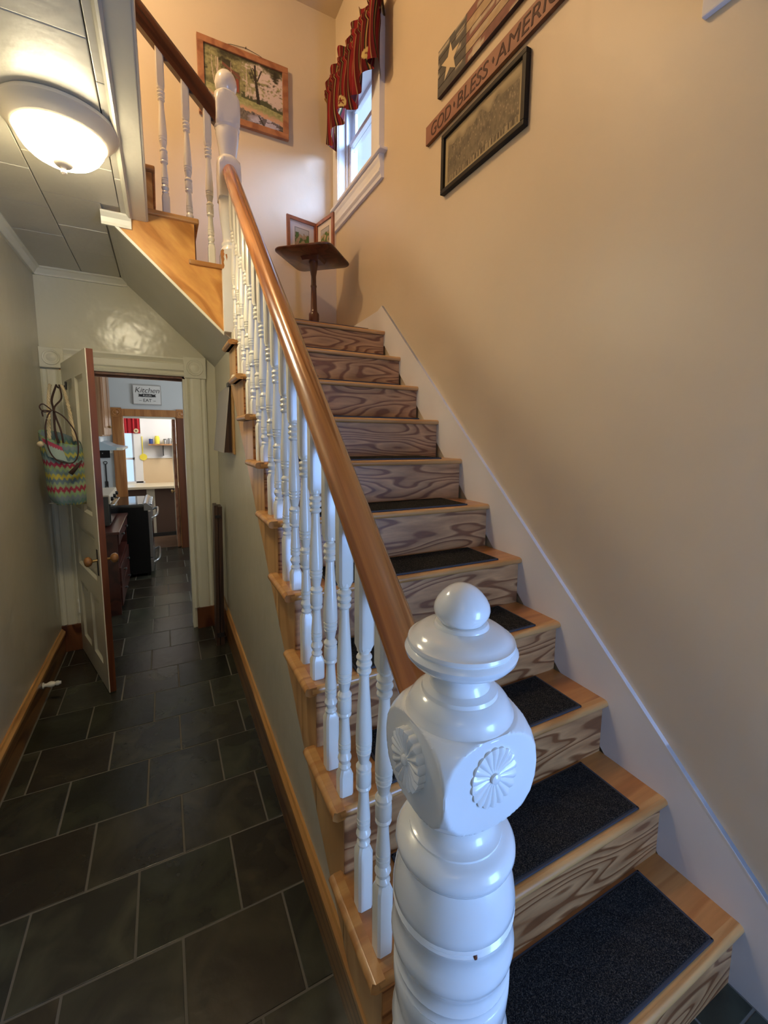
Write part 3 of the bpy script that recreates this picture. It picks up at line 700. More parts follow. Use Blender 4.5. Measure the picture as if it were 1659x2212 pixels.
BGX0, BGX1, BGY = -.588, -.392, 2.955
def bag_col(u, v):
    # rows of knitted zig-zag stripes (height v 0 bottom..1 top)
    t = v*12.5+.62*(abs(((u*25) % 1)-.5)*2-.5)-.45*math.sin(u*6.3+.4)-.15*math.sin(v*5)
    pal = [(.45, .42, .10), (.15, .25, .23), (.22, .27, .28), (.26, .38, .20), (.34, .05, .08), (.30, .38, .22), (.15, .21, .24), (.50, .42, .08), (.20, .28, .27), (.28, .39, .20), (.32, .045, .08), (.24, .33, .30), (.13, .21, .22)]
    return pal[int(t*1.25+.5) % len(pal)]
bg = thing('knitted_bag', 'multicoloured zigzag knitted bag hanging by rope straps from the hall door', 'bag', (-.5, 2.93, 1.0))
def bagpt(u, v, back=1):
    a = u*2*PI; zz = 1.035+v*.375
    wv = 1-.30*max(0, (.18-v)/.18)**2+.02*math.sin(v*9)-.10*max(0, v-.75)*2
    top = .03*math.sin(a*1.0+.6)*(v**3)
    tilt = -.03*(1-v)
    x = (BGX0+BGX1)/2+.5*(BGX1-BGX0)*wv*math.cos(a)-.015+.03*(1-v); 
    y = BGY+.045*wv*math.sin(a)+.012*math.sin(3*x*25+v*4)*(1 if math.sin(a) < 0 else 0)*.6
    return (x, y, zz+top-(.05*math.cos(a)*v**2))
g = G().sheet(lambda u, v: bagpt(u, v), 150, 90, bag_col)
build('bag_body', g, 'cloth_print', bg, smooth=True)
g = G().lathe([(.001, 1.043), (.06, 1.040), (.085, 1.045)], (0, 0), 20)
g.v = [((BGX0+BGX1)/2+.012+p[0]*1.2, BGY+p[1]*.42, p[2]) for p in g.v]; build('bag_base', g, 'grey_sheet', bg)
def fold_pt(u, v):  # folded-over flap
    return (-.575+.085*u+.02*v, BGY-.056-.01*math.sin(u*3), 1.40-.03*u-(.012+.10*v*(1-.2*u))+.02*(1-u))
g = G().sheet(fold_pt, 60, 40, lambda u, v: ((.42, .07, .12) if v < .22+.12*(abs((u*8 % 1)-.5)*2) else (.36, .46, .40)))
build('folded_rim', g, 'cloth_print', bg, smooth=True)
def rope(p0, p1, p2):
    pts = []
    for k in range(41):
        t = k/40; q = Vector(p0).lerp(Vector(p2), t); m_ = Vector(p1); q = Vector(p0)*(1-t)**2+m_*2*t*(1-t)+Vector(p2)*t*t; pts.append(q)
    g = G(); 
    for ph in (0, PI*2/3, PI*4/3):
        g.tube([q+Vector((math.cos(ph+k*.9), math.sin(ph+k*.9), 0))*.0048 for k, q in enumerate(pts)], .0052, 6)
    return g
build('rope_strap', rope((-.560, 3.12, 1.71), (-.566, 3.05, 1.60), (-.548, 2.93, 1.40)), 'rope', bg, smooth=True)
build('rope_strap', rope((-.510, 3.14, 1.71), (-.470, 3.06, 1.64), (-.435, 2.93, 1.39)), 'rope', bg, smooth=True)
build('rope_knot', G().lathe([(.001, -.016), (.013, -.010), (.017, 0), (.013, .010), (.001, .016)], (0, 0), 14), 'rope', bg, smooth=True, world=False).location = (-.075, -.065, .375)
cordpts = lambda L_: [Vector(p) for p in L_]
def smoothc(P, n=8):
    out = []
    for i in range(len(P)-1):
        p0, p1, p2, p3 = P[max(i-1, 0)], P[i], P[i+1], P[min(i+2, len(P)-1)]
        for k in range(n):
            t = k/n; out.append(.5*((2*p1)+(-p0+p2)*t+(2*p0-5*p1+4*p2-p3)*t*t+(-p0+3*p1-3*p2+p3)*t**3))
    return out+[P[-1]]
cordpts2 = lambda L_: [Vector((-.485+(p[0]+.485)*.72+.006, p[1], p[2])) if p[1] < 3.0 else Vector(p) for p in L_]
build('suede_cord', G().tube(smoothc(cordpts2([(-.533, 3.135, 1.71), (-.545, 3.05, 1.62), (-.540, 2.93, 1.555), (-.535, 2.90, 1.45), (-.52, 2.90, 1.38)])), .0055)
      .tube(smoothc(cordpts2([(-.52, 3.135, 1.71), (-.50, 3.05, 1.63), (-.535, 2.92, 1.56), (-.50, 2.90, 1.45), (-.49, 2.90, 1.38)])), .0045), 'suede', bg, smooth=True)
build('suede_cord', G().tube(smoothc(cordpts2([(-.54, 2.90, 1.555), (-.47, 2.88, 1.52), (-.405, 2.865, 1.44), (-.392, 2.86, 1.34), (-.42, 2.855, 1.28), (-.48, 2.85, 1.275), (-.54, 2.855, 1.30), (-.575, 2.86, 1.36), (-.585, 2.87, 1.45), (-.57, 2.885, 1.52), (-.545, 2.895, 1.555)])), .0034)
      .tube(smoothc(cordpts2([(-.545, 2.90, 1.555), (-.59, 2.89, 1.585), (-.612, 2.885, 1.57), (-.59, 2.885, 1.545), (-.545, 2.895, 1.55)])), .0032)
      .tube(smoothc(cordpts2([(-.55, 2.895, 1.55), (-.595, 2.88, 1.55), (-.595, 2.88, 1.52)])), .0032), 'suede', bg, smooth=True)
build('tassel', G().tube([(-.40, 2.862, 1.285), (-.43, 2.86, 1.245), (-.455, 2.862, 1.215)], [.004, .010, .013]), 'suede', bg, smooth=True)

# door stop on the left baseboard
ds = thing('door_stop', 'white turned wooden door stop on the left baseboard', 'door stop', (-.624, 2.73, .10))
build('spindle', G().lathe([(.016, 0), (.016, .004), (.010, .008), (.009, .016), (.014, .026), (.0165, .036), (.013, .048), (.009, .054), (.012, .058), (.012, .068), (.009, .072)], (-.628, 2.73, .10), 18, axis=0), 'white_paint', ds, smooth=40)
build('rubber_tip', G().lathe([(.009, .070), (.008, .079), (.001, .080)], (-.628, 2.73, .10), 14, axis=0), 'paper', ds)

# ------------------------------------------------------------------ ceiling light
lx, ly = -.243, 1.815
cl_ = thing('ceiling_light', 'round flush ceiling light with glowing glass bowl over the hall', 'lamp', (lx, ly, ZC))
build('canopy', G().lathe([(.156, ZC), (.161, ZC-.005), (.160, ZC-.014), (.153, ZC-.020), (.147, ZC-.030), (.139, ZC-.036), (.130, ZC-.048), (.124, ZC-.052), (.118, ZC-.048), (.02, ZC-.03)], (lx, ly), 64), 'lamp_metal', cl_, smooth=40)
build('glass_bowl', G().lathe([(.120, ZC-.046), (.119, ZC-.056), (.114, ZC-.072), (.103, ZC-.090), (.086, ZC-.106), (.062, ZC-.119), (.034, ZC-.127), (.004, ZC-.129)], (lx, ly), 64), 'lamp_glass', cl_, smooth=60)
build('finial_cap', G().lathe([(.024, ZC-.124), (.026, ZC-.129), (.020, ZC-.135), (.009, ZC-.138), (.006, ZC-.143), (.008, ZC-.148), (.0085, ZC-.154), (.004, ZC-.159), (.001, ZC-.159)], (lx, ly), 28), 'lamp_metal', cl_, smooth=40)

# ------------------------------------------------------------------ candle stand on the landing with bifold frame
tcx, tcy, tz = .985, 3.035, 2.645
tb = thing('side_table', 'small dark pedestal table with a square tilt top on the landing', 'table', (tcx, tcy, 2.09))
rt = math.radians(-42)
def rot2(px, py, a=rt): return (tcx+px*math.cos(a)-py*math.sin(a), tcy+px*math.sin(a)+py*math.cos(a))
def rsq(h, r, k=5):
    pts = []
    for (sx, sy, a0) in ((1, 1, 0), (-1, 1, PI/2), (-1, -1, PI), (1, -1, 3*PI/2)):
        for i in range(k+1):
            a = a0+PI/2*i/k; pts.append(((h-r)*sx+r*math.cos(a), (h-r)*sy+r*math.sin(a)))
    return pts
def loops(levels):
    g = G(); vs = []; n = 24
    for h, r, z in levels: vs += [(*rot2(*p), z) for p in rsq(h, r)]
    m = len(levels)
    g.add(vs, [tuple(range(n))[::-1], tuple(range((m-1)*n, m*n))]+[(i*n+k, i*n+(k+1) % n, (i+1)*n+(k+1) % n, (i+1)*n+k) for i in range(m-1) for k in range(n)]); return g
build('table_top', loops([(.196, .05, tz), (.204, .058, tz+.005), (.206, .06, tz+.012), (.202, .056, tz+.018)]), 'table_wood', tb, smooth=35)
build('block', loops([(.06, .01, tz-.022), (.07, .01, tz-.001)]), 'table_wood', tb)
build('column', G().lathe([(.030, 2.125), (.034, 2.13), (.034, 2.142), (.024, 2.150), (.021, 2.165), (.028, 2.175), (.034, 2.20), (.036, 2.24), (.036, 2.275), (.033, 2.285), (.026, 2.292), (.022, 2.31), (.020, 2.38), (.0185, 2.455), (.021, 2.462), (.021, 2.47), (.018, 2.476), (.017, 2.53), (.030, 2.60), (.032, tz-.02)], (tcx, tcy), 28), 'table_wood', tb, smooth=40)
for k in range(3):
    a = PI/2+k*2*PI/3
    g = G(); pts = [(tcx+r*math.cos(a), tcy+r*math.sin(a), z) for r, z in ((.02, 2.150), (.06, 2.155), (.10, 2.13), (.13, 2.106), (.155, 2.103))]
    build('leg', g.tube(pts, [.014, .014, .012, .010, .013], 8), 'table_wood', tb, smooth=True)

def small_scene(seed):
    def f(u, v):
        if not (.2 < u < .8 and .18 < v < .80): return (.72, .68, .66)
        if abs(u-.2) < .02 or abs(u-.8) < .02 or abs(v-.18) < .02 or abs(v-.80) < .02: return (.05, .04, .03)
        n = noise.noise((u*9+seed, v*9, seed)); n2_ = noise.noise((u*22+seed, v*22, 3))
        if v > .62+.1*n: return (.52, .52, .50) if seed < 5 else (.45, .45, .50)
        return (.10+.1*n2_, .14+.12*n, .05) if n > 0 else (.42+.2*n2_, .32+.1*n2_, .22)
    return f
hinge = Vector((1.030, 3.092)); zA = tz+.019
bf = thing('folding_photo_frame', 'hinged double wooden photo frame standing open on the pedestal table', 'picture frame', (1.0, 3.07, zA))
for ang_end, sseed in ((Vector((.802, 3.045)), 2.3), (Vector((1.079, 2.868)), 8.1)):
    d = (ang_end-hinge); wv = d.length; d.normalize(); nrm = Vector((-d.y, d.x))
    if nrm.dot(Vector((0, 0))-hinge) < 0: nrm = -nrm
    H_ = .235
    def fp(u, z, t): q = hinge+d*(.006+u)+nrm*t; return (q.x, q.y, zA+z)
    def fbox(u0, u1, z0, z1, t0, t1):
        return [fp(u, z, t) for z in (z0, z1) for t in (t0, t1) for u in (u0, u1)]
    fs6 = [(0, 2, 3, 1), (4, 5, 7, 6), (0, 1, 5, 4), (2, 6, 7, 3), (0, 4, 6, 2), (1, 3, 7, 5)]
    g = G(); w_ = wv-.006
    for r_ in ((0, w_, 0, .022), (0, w_, H_-.022, H_), (0, .022, .022, H_-.022), (w_-.022, w_, .022, H_-.022)): g.add(fbox(*r_, 0, .014), fs6)
    p = build('frame', g, 'small_frame_wood', bf)
    g = G().sheet(lambda u, v: fp(.02+u*(w_-.04) if d.x < 0 and False else .02+u*(w_-.04), .02+v*(H_-.04), .006), 60, 70, small_scene(sseed))
    build('photo', g, 'printed', p)
    g = G().add(fbox(.01, w_-.01, .01, H_-.01, 0, .004), fs6); build('backing', g, 'frame_wood', p)
build('hinge', G().lathe([(.003, zA+.15), (.003, zA+.18)], (hinge.x, hinge.y), 10).lathe([(.003, zA+.05), (.003, zA+.08)], (hinge.x, hinge.y), 10), 'brass', bf)

# ------------------------------------------------------------------ painting on the back wall
def fbm(x, y, z, o=4): return noise.fractal((x, y, z), 1.0, 2.1, o)
def mixc(a, b, t): t = max(0, min(1, t)); return tuple(p+(q-p)*t for p, q in zip(a, b))
def sst(a, b, x): t = max(0, min(1, (x-a)/(b-a))); return t*t*(3-2*t)
def landscape(u, v):
    n = fbm(u*5, v*6, 1.3); f = fbm(u*24, v*24, 4.1); h = fbm(u*60, v*22, 9)
    hor = .43-.12*u+.015*n
    sky = mixc((.50, .40, .36), (.62, .52, .50), v)
    leaf = mixc((.13, .12, .055), (.36, .34, .17), .5+.55*f+.25*h); leaf = mixc(leaf, (.035, .030, .020), sst(.10, .55, n-.25*f)*.9)
    cover = sst(-.10, .10, (.66-u)*1.3+.35*n+.25*f) ; cover = max(cover, sst(-.06, .08, v-.88+.12*n+.1*f))
    if u > .62: cover = max(cover, sst(.02, .16, .42*f+.30*n-.04+.3*(u-.86)*(1 if v < .8 else 0)-.25*(v-.5)))
    c = mixc(sky, leaf, cover)
    c = mixc(c, (.07, .075, .04), sst(.02, -.03, v-(hor+.11+.06*n+.05*f))*(1 if u > .45 else .5))
    c = mixc(c, (.030, .026, .018), sst(.86, 1.0, v+.10*n+.06*f)*.9)
    # cabin with a red wall, roof slanting down to the right
    if .30 < u < .44 and hor+.03 < v < .74: c = mixc(c, (.10, .055, .035), .75)
    if .385 < u < .425 and hor+.05 < v < .63: c = (.24, .06, .04)
    if .22 < u < .45 and abs(v-(.80-.62*(u-.22))) < .022: c = (.17, .07, .05)
    for tx, tw, b_ in ((.115, .006, .02), (.150, .010, -.02), (.175, .005, .03), (.345, .005, .015), (.515, .007, -.01), (.545, .005, .02)):
        if abs(u-tx-b_*math.sin(v*6)) < tw*(1.25-.7*v) and v > hor+.03 and v < .86: c = mixc(c, (.55, .43, .36), .85)
    bank = mixc((.20, .22, .09), (.38, .36, .18), .5+.7*f); bank = mixc(bank, (.50, .30, .20), sst(hor-.09, hor-.15, v+.04*f))
    if v < hor: c = mixc(c, bank, 1)
    if v < hor-.17+.03*f-.03*u:
        w_ = mixc((.09, .075, .065), (.20, .17, .15), .5+.8*h)
        sk_ = mixc((.34, .32, .42), (.46, .44, .58), .5+.6*f)
        c = mixc(w_, sk_, sst(.45, .62, u+.12*n+.05*f)*sst(.22, .12, v-.05*math.sin(u*9))) if u < .95 else w_
        if u > .58 and fbm(u*9, v*15, 2) > .16: c = mixc(c, (.07, .06, .06), .85)
    k = .655+.020*math.sin(v*5+.3); wd = .030-.020*v
    if .34 < v < .95 and abs(u-k) < wd: c = (.035, .028, .022)
    for bx, bz, sl, ln in ((.655, .62, -.28, .26), (.66, .70, .30, .20), (.655, .78, -.45, .12)):
        t = v-bz
        if 0 < t < ln and abs(u-bx-sl*t) < .009: c = (.045, .035, .026)
    if v < .16 and abs(u-.68+.5*(v-.14)) < .012: c = (.05, .045, .045)
    return tuple(max(.004, q) for q in c)
px0, px1, pz0, pz1 = .316, .914, 3.552, 4.022
pt = thing('landscape_painting', 'wood-framed riverside landscape painting on the back wall', 'painting', (.615, YB, pz0))
fwid = .040
for a, b in (((px0, pz0), (px1, pz0+fwid)), ((px0, pz1-fwid), (px1, pz1)), ((px0, pz0+fwid), (px0+fwid, pz1-fwid)), ((px1-fwid, pz0+fwid), (px1, pz1-fwid))):
    build('frame_rail', G().box((a[0], YB-.030, a[1]), (b[0], YB-.002, b[1]), .003), 'frame_wood', pt)
build('canvas', G().sheet(lambda u, v: (px0+fwid-.002+u*(px1-px0-2*fwid+.004), YB-.018, pz0+fwid-.002+v*(pz1-pz0-2*fwid+.004)), 200, 150, landscape), 'printed', pt)
build('hanging_wire', G().tube([(px0+.14, YB-.012, pz1-.004), (px0+.22, YB-.008, pz1+.022), (px0+.315, YB-.004, pz1+.038), (px0+.40, YB-.008, pz1+.022), (px0+.47, YB-.012, pz1-.004)], .0015, 6), 'iron', pt)
build('nail', G().tube([(px0+.315, YB, pz1+.036), (px0+.315, YB-.012, pz1+.040)], .0025, 6), 'iron', pt)

# ------------------------------------------------------------------ signs on the right wall
WX = 1.285
def sign_m(y, z, x=None):  # text matrix: reads towards -Y, up +Z, faces -X
    return Matrix(((0, 0, -1, x if x is not None else WX-.0215), (-1, 0, 0, y), (0, 1, 0, z), (0, 0, 0, 1)))
fs_ = thing('flag_sign', 'weathered plank flag sign with a cream star on the right wall', 'sign', (WX, 1.6, 3.05))
fy1, fy0 = 1.945, 1.02
zs = [3.062, 3.105, 3.145, 3.185, 3.228, 3.268]
cant = 1.722
def plank_col(j):
    def f(u, v):
        n = noise.noise((u*30, v*3+j*5, 2.2)); n2_ = noise.noise((u*8, v*2+j*3, 6))
        y = fy1-u*(fy1-fy0)
        if y > cant and j >= 0: b = (.085, .080, .075)
        else: b = (.20, .085, .070) if j % 2 == 0 else (.40, .30, .19)
        k = 1+.35*n+.25*n2_
        if n2_ > .32: b = (.42, .36, .28)
        return tuple(max(.01, q*k) for q in b)
    return f
for j in range(5):
    z0, z1 = zs[j]+.0012, zs[j+1]-.0012
    g = G(); cf = plank_col(j)
    g.sheet(lambda u, v: (WX-.020, fy1-u*(fy1-fy0), z0+v*(z1-z0)), 120, 3, cf)
    for a, b, c_, d_ in (((WX-.020, fy1, z0), (WX-.020, fy0, z0), (WX-.002, fy0, z0), (WX-.002, fy1, z0)), ((WX-.020, fy1, z1), (WX-.020, fy0, z1), (WX-.002, fy0, z1), (WX-.002, fy1, z1)), ((WX-.020, fy1, z0), (WX-.020, fy1, z1), (WX-.002, fy1, z1), (WX-.002, fy1, z0))):
        k = len(g.v); g.v += [a, b, c_, d_]; g.c += [(.07, .04, .035)]*4; g.f.append((k, k+1, k+2, k+3))
    build('plank', g, 'printed', fs_)
build('batten', G().box((WX-.003, fy1-.05, 3.07), (WX, fy1-.09, 3.26)), 'frame_wood', fs_)
sc_, sz_ = 1.845, 3.165; pts = []
for k in range(10):
    a = PI/2+k*PI/5; r = .074 if k % 2 == 0 else .030; pts.append((sc_-r*math.cos(a), sz_+r*math.sin(a)))
build('star', G().prism(pts, 0, WX-.0212, WX-.0198), 'star_cream', fs_)

gb = thing('motto_board', 'long reddish board with carved brown lettering below the flag sign', 'sign', (WX, 1.6, 2.9))
def board_col(u, v):
    n = noise.noise((u*25, v*2, 5)); return (.27+.04*n+.10*u, .125+.03*n+.085*u, .085+.02*n+.07*u)
gy1, gy0, gz0, gz1 = 2.048, .98, 2.908, 2.995
build('board', G().box((WX-.018, gy0, gz0), (WX-.001, gy1, gz1), .002), 'dark_and_shaded_wood', gb)
build('painted_face', G().sheet(lambda u, v: (WX-.0185, gy1-.001-u*(gy1-gy0-.002), gz0+.001+v*(gz1-gz0-.002)), 60, 4, board_col), 'printed', gb)
for word, yy, wd in (('GOD', 1.998, .168), ('BLESS', 1.782, .212), ('AMERICA', 1.524, .390)):
    text_mesh('lettering', word, .083, 'ink_brown', gb, sign_m(yy, 2.923, WX-.0192), .0008, .12, bold=.0, width=wd)
for yy in (1.806, 1.540):
    build('dot', G().prism([(yy+.007, 2.955), (yy, 2.968), (yy-.007, 2.955), (yy, 2.942)], 0, WX-.0202, WX-.0184), 'ink_brown', gb)

# framed group photograph
gp = thing('group_photograph', 'black-framed sepia panoramic group photograph on the right wall', 'picture', (WX, 1.6, 2.6))
qy1, qy0, qz0, qz1 = 1.895, 1.345, 2.603, 2.868
for a, b in (((qy0, qz0), (qy1, qz0+.020)), ((qy0, qz1-.020), (qy1, qz1)), ((qy0, qz0+.02), (qy0+.020, qz1-.02)), ((qy1-.020, qz0+.02), (qy1, qz1-.02))):
    build('frame_rail', G().box((WX-.026, a[0], a[1]), (WX-.001, b[0], b[1]), .003), 'black_frame', gp)
def group_col(u, v):
    n = noise.noise((u*5, v*5, 3)); base = (.40, .33, .20)
    if u < .035 or u > .965 or v < .07 or v > .95: return base
    if abs(u-.5) > .455 or v < .09 or v > .93: return (.33, .27, .16)
    top = .80+.16*noise.noise((u*9, 0, 5))-.10*abs(u-.5)
    if v > top: return mixc((.37, .31, .20), (.24, .20, .13), sst(top+.12, top, v)+.3*n)
    x = u*46; y = v*10.5
    cell = noise.voronoi((x, y, 0.5)); d = cell[0][0]; pid = cell[1][0]
    k = .5+.5*noise.noise((pid[0]*1.7, pid[1]*2.3, 1))
    if v < .20: return mixc((.09, .075, .05), (.34, .28, .18), sst(.15, .6, noise.noise((x*1.6, v*2, 3))+.3))
    c = mixc((.075, .065, .045), (.27, .22, .15), k)
    if d < .24: c = mixc((.42, .35, .24), c, sst(.10, .24, d))
    return mixc(c, (.05, .045, .035), .35*sst(.0, .5, n))
build('photo', G().sheet(lambda u, v: (WX-.012, qy1-.018-u*(qy1-qy0-.036), qz0+.018+v*(qz1-qz0-.036)), 260, 90, group_col), 'printed', gp)

# ------------------------------------------------------------------ curtain valance
vx = 1.175; vy1, vy0 = 3.335, 2.40
cv = thing('window_valance', 'gathered dark red striped valance over the stair window', 'curtain', (vx, 2.86, 3.55))
def fold(y): return .024*math.sin(y*50+.9*math.sin(y*9))+.013*math.sin(y*27+1)
def valpt(u, v):
    y = vy1-u*(vy1-vy0); z = 3.555+v*.405
    amp = 1.15-.5*v if v < .80 else .55+2.2*(v-.80)
    if v > .84: z += .016*math.sin(y*47+1.1)*(v-.84)/.16+.008*math.sin(y*83)
    y += .010*math.sin(y*50+1.5)*(1-v)
    zb = .034*math.sin(y*15+.8)+.012*math.sin(y*37)
    if v < .3: z += (1-v/.3)*zb
    x = vx+fold(y+.02*math.sin(v*4))*amp-(.014 if .78 < v < .86 else 0)
    if u < .06: x += (0.06-u)/.06*.08; z -= (.06-u)/.06*.02*(1-v)
    if u > .95: x += (u-.95)/.05*.085; y += (u-.95)/.05*.19
    return (x, y, z)
def val_col(u, v):
    t = (u*19) % 1
    if t < .10: c = (.015, .020, .010)
    elif t < .16: c = (.33, .22, .09)
    elif t < .30: c = (.055, .010, .010)
    elif t < .62: c = (.19, .017, .020)
    elif t < .66: c = (.33, .22, .09)
    elif t < .85: c = (.085, .010, .010)
    else: c = (.11, .012, .014)
    for uc, vc in ((.82, .28), (.42, .14), (.60, .5)):
        du, dv = (u-uc)*.95, (v-vc)*.40; r = math.hypot(du, dv)
        if r < .042 and uc != .60:
            a = math.atan2(dv, du); s_ = .018+.010*math.cos(5*(a-PI/2)); c = (.50, .40, .18) if r > s_ else (.14, .02, .02)
    return c
build('gathered_cloth', G().sheet(valpt, 420, 46, val_col), 'cloth_print', cv, smooth=True)
build('curtain_rod', G().tube([(WX, vy1+.03, 3.90), (vx+.03, vy1+.02, 3.90), (vx+.01, vy1, 3.90), (vx+.01, vy0, 3.90), (vx+.03, vy0+.05, 3.90), (WX, vy0+.17, 3.90)], .007), 'brass', cv, smooth=True)

# ------------------------------------------------------------------ things by the stair side wall
cb = thing('hanging_cork_board', 'golden-framed board with a grey flap hung on the stair side wall', 'board', (SX, 2.7, 1.33))
build('frame', G().box((.343, 2.495, 1.325), (SX-.0005, 2.99, 1.70), .003), 'cork_frame_wood', cb)
build('grey_flap', G().add([(.338, 2.52, 1.705), (.338, 3.02, 1.700), (.300, 3.02, 1.335), (.300, 2.54, 1.335), (.334, 2.52, 1.705), (.334, 3.02, 1.70), (.294, 3.02, 1.335), (.294, 2.54, 1.335)],
      [(0, 1, 2, 3), (4, 5, 6, 7), (0, 1, 5, 4), (1, 2, 6, 5), (2, 3, 7, 6), (3, 0, 4, 7)]), 'grey_sheet', cb, label='grey sheet tilted out from the board')
build('gap_shade', G().add([(.337, 2.525, 1.69), (.299, 2.545, 1.335), (.343, 2.545, 1.335), (.337, 2.535, 1.69), (.299, 2.555, 1.335), (.343, 2.555, 1.335)], [(0, 1, 2), (3, 4, 5), (0, 1, 4, 3), (1, 2, 5, 4), (2, 0, 3, 5)]), 'dark_plank', cb)  # dark wedge added for the shade in the gap between flap and board
build('clip', G().box((.325, 2.50, 1.695), (.348, 2.56, 1.715), .003), 'dark_steel', cb)
hkk = thing('wall_hook', 'white curved wall hook above the hanging cork board', 'hook', (SX, 2.33, 1.70))
build('hook_body', G().tube([(.355, 2.36, 1.735), (.335, 2.36, 1.73), (.325, 2.35, 1.71), (.330, 2.34, 1.69), (.345, 2.34, 1.685)], [.010, .009, .008, .009, .010]).lathe([(.016, 0), (.014, -.006), (.008, -.010)], (.355, 2.36, 1.715), 14, axis=0), 'white_paint', hkk, smooth=True)
lp = thing('leaning_rail', 'dark wooden folding rail leaning upright against the stair side wall', 'plank', (.29, 3.08, 0))
def skew(g, x0, x1, y0, y1, z1, dxt, dyt, m=0):
    return g.add([(x0, y0, 0), (x1, y0, 0), (x1, y1, 0), (x0, y1, 0), (x0+dxt, y0+dyt, z1), (x1+dxt, y0+dyt, z1), (x1+dxt, y1+dyt, z1), (x0+dxt, y1+dyt, z1)],
                 [(3, 2, 1, 0), (4, 5, 6, 7), (0, 1, 5, 4), (1, 2, 6, 5), (2, 3, 7, 6), (3, 0, 4, 7)])
build('rail_half', skew(G(), .262, .284, 3.00, 3.12, .965, .020, .03), 'dark_plank', lp)
build('rail_half', skew(G(), .289, .314, 3.00, 3.12, .955, .018, .03), 'dark_plank', lp)
build('bracket', G().box((.268, 2.996, .06), (.310, 3.002, .09)).box((.285, 3.022, .88), (.322, 3.030, .90)), 'iron', lp)

# ------------------------------------------------------------------ kitchen beyond the doorway
KY = 5.95
struct('wall_kitchen_far', G().box((-.9, KY, 0), (-.415, KY+.1, 2.45)).box((.161, KY, 0), (1.3, KY+.1, 2.45)).box((-.415, KY, 1.632), (.161, KY+.1, 2.45)), 'wall_kitchen')
struct('wall_kitchen_left', G().box((-.9, YB+.1, 0), (-.80, KY, 2.45)), 'wall_kitchen')
struct('wall_kitchen_right', G().box((1.3, YB+.1, 0), (1.4, KY, 2.45)), 'wall_kitchen')
struct('ceiling_kitchen', G().box((-.9, YB+.1, 2.45), (1.4, 7.4, 2.52)), 'wall_kitchen')
struct('wall_pantry_back', G().box((-.9, 7.25, 0), (-.66, 7.35, 2.45)).box((-.36, 7.25, 1.09), (.8, 7.35, 2.45)).box((-.66, 7.25, 1.70), (-.36, 7.35, 2.45)).box((-.66, 7.25, .70), (-.36, 7.35, .74)), 'wall_pantry')
struct('wall_pantry_lower', G().box((-.9, 7.25, 0), (.8, 7.33, .70)).box((-.36, 7.24, .70), (.8, 7.33, 1.085)), 'wall_tan')
struct('wall_pantry_left', G().box((-1.0, KY+.1, 0), (-.9, 7.35, 2.45)), 'wall_pantry')
struct('wall_pantry_right', G().box((.8, KY+.1, 0), (.9, 7.35, 2.45)), 'wall_pantry')
struct('trim_10', G().box((-.30, 7.225, 1.08), (.8, 7.25, 1.10)), 'window_paint')
w2 = struct('window_2', G().box((-.375, 7.21, .72), (-.275, 7.25, 1.72), .004).box((-.70, 7.21, .715), (-.26, 7.25, .745)), 'window_paint')
build('window_sash', G().box((-.66, 7.27, .74), (-.64, 7.29, 1.7)).box((-.40, 7.27, .74), (-.36, 7.29, 1.7)).box((-.66, 7.27, 1.06), (-.36, 7.29, 1.09)), 'window_paint', w2)
build('pane', G().box((-.66, 7.278, .74), (-.36, 7.282, 1.7)), 'pane_glass', w2)
pc = thing('pantry_valance', 'red valance with a star patch over the bright pantry window', 'curtain', (-.45, 7.2, 1.44))
build('gathered_cloth', G().sheet(lambda u, v: (-.62+u*.335, 7.195+.012*math.sin(u*40), 1.442+v*.28), 80, 10, lambda u, v: ((.42, .03, .04) if (u*11) % 1 < .7 else (.22, .015, .02))), 'cloth_print', pc, smooth=True)
build('star_patch', G().lathe([(.032, 7.178), (.030, 7.176), (.001, 7.175)], (-.335, 0, 1.478), 20, axis=1), 'star_cream', pc)
build('star', G().prism([(-.335+(.018 if k % 2 == 0 else .008)*math.sin(k*PI/5), 1.478+(.018 if k % 2 == 0 else .008)*math.cos(k*PI/5)) for k in range(10)], 1, 7.1735, 7.176), 'ink_brown', pc)
ct = thing('pantry_counter', 'cream counter shelf with brown panel front below the pantry window', 'counter', (-.2, 7.0, 0))
build('worktop', G().box((-.9, 6.70, .680), (.8, 7.24, .715), .006), 'counter', ct)
build('panel', G().box((-.9, 6.78, .02), (-.235, 6.80, .68)).box((-.135, 6.78, .02), (.8, 6.80, .68)), 'brown_panel', ct)
build('leg', G().box((-.235, 6.765, 0), (-.135, 6.80, .68), .003), 'white_paint', ct)
build('toe_rail', G().box((-.9, 6.76, 0), (.8, 6.78, .05)), 'ink_black', ct)
sh = thing('pantry_shelf', 'narrow wooden shelf on brackets high on the pantry wall', 'shelf', (-.03, 7.15, 1.28))
build('shelf_board', G().box((-.190, 7.09, 1.270), (.20, 7.25, 1.292), .003), 'cabinet_wood', sh)
build('bracket', G().box((-.008, 7.10, 1.12), (.006, 7.25, 1.27)), 'iron', sh); build('bracket', G().box((.15, 7.10, 1.12), (.164, 7.25, 1.27)), 'iron', sh)
def canister(nm, lab, x, r, h, mat, lid, cat):
    t = thing(nm, lab, cat, (x, 7.16, 1.292))
    build('body', G().lathe([(r*.96, 1.2925), (r, 1.30), (r, 1.292+h*.82), (r*.75, 1.292+h*.88)], (x, 7.16), 16), mat, t, smooth=40)
    build('lid', G().lathe([(r*.78, 1.292+h*.86), (r*.8, 1.292+h), (r*.3, 1.292+h+.002)], (x, 7.16), 16), lid, t, smooth=40)
canister('jar', 'dark blue jar on the left end of the pantry shelf', -.155, .026, .085, 'blue_plastic', 'paper', 'jar')
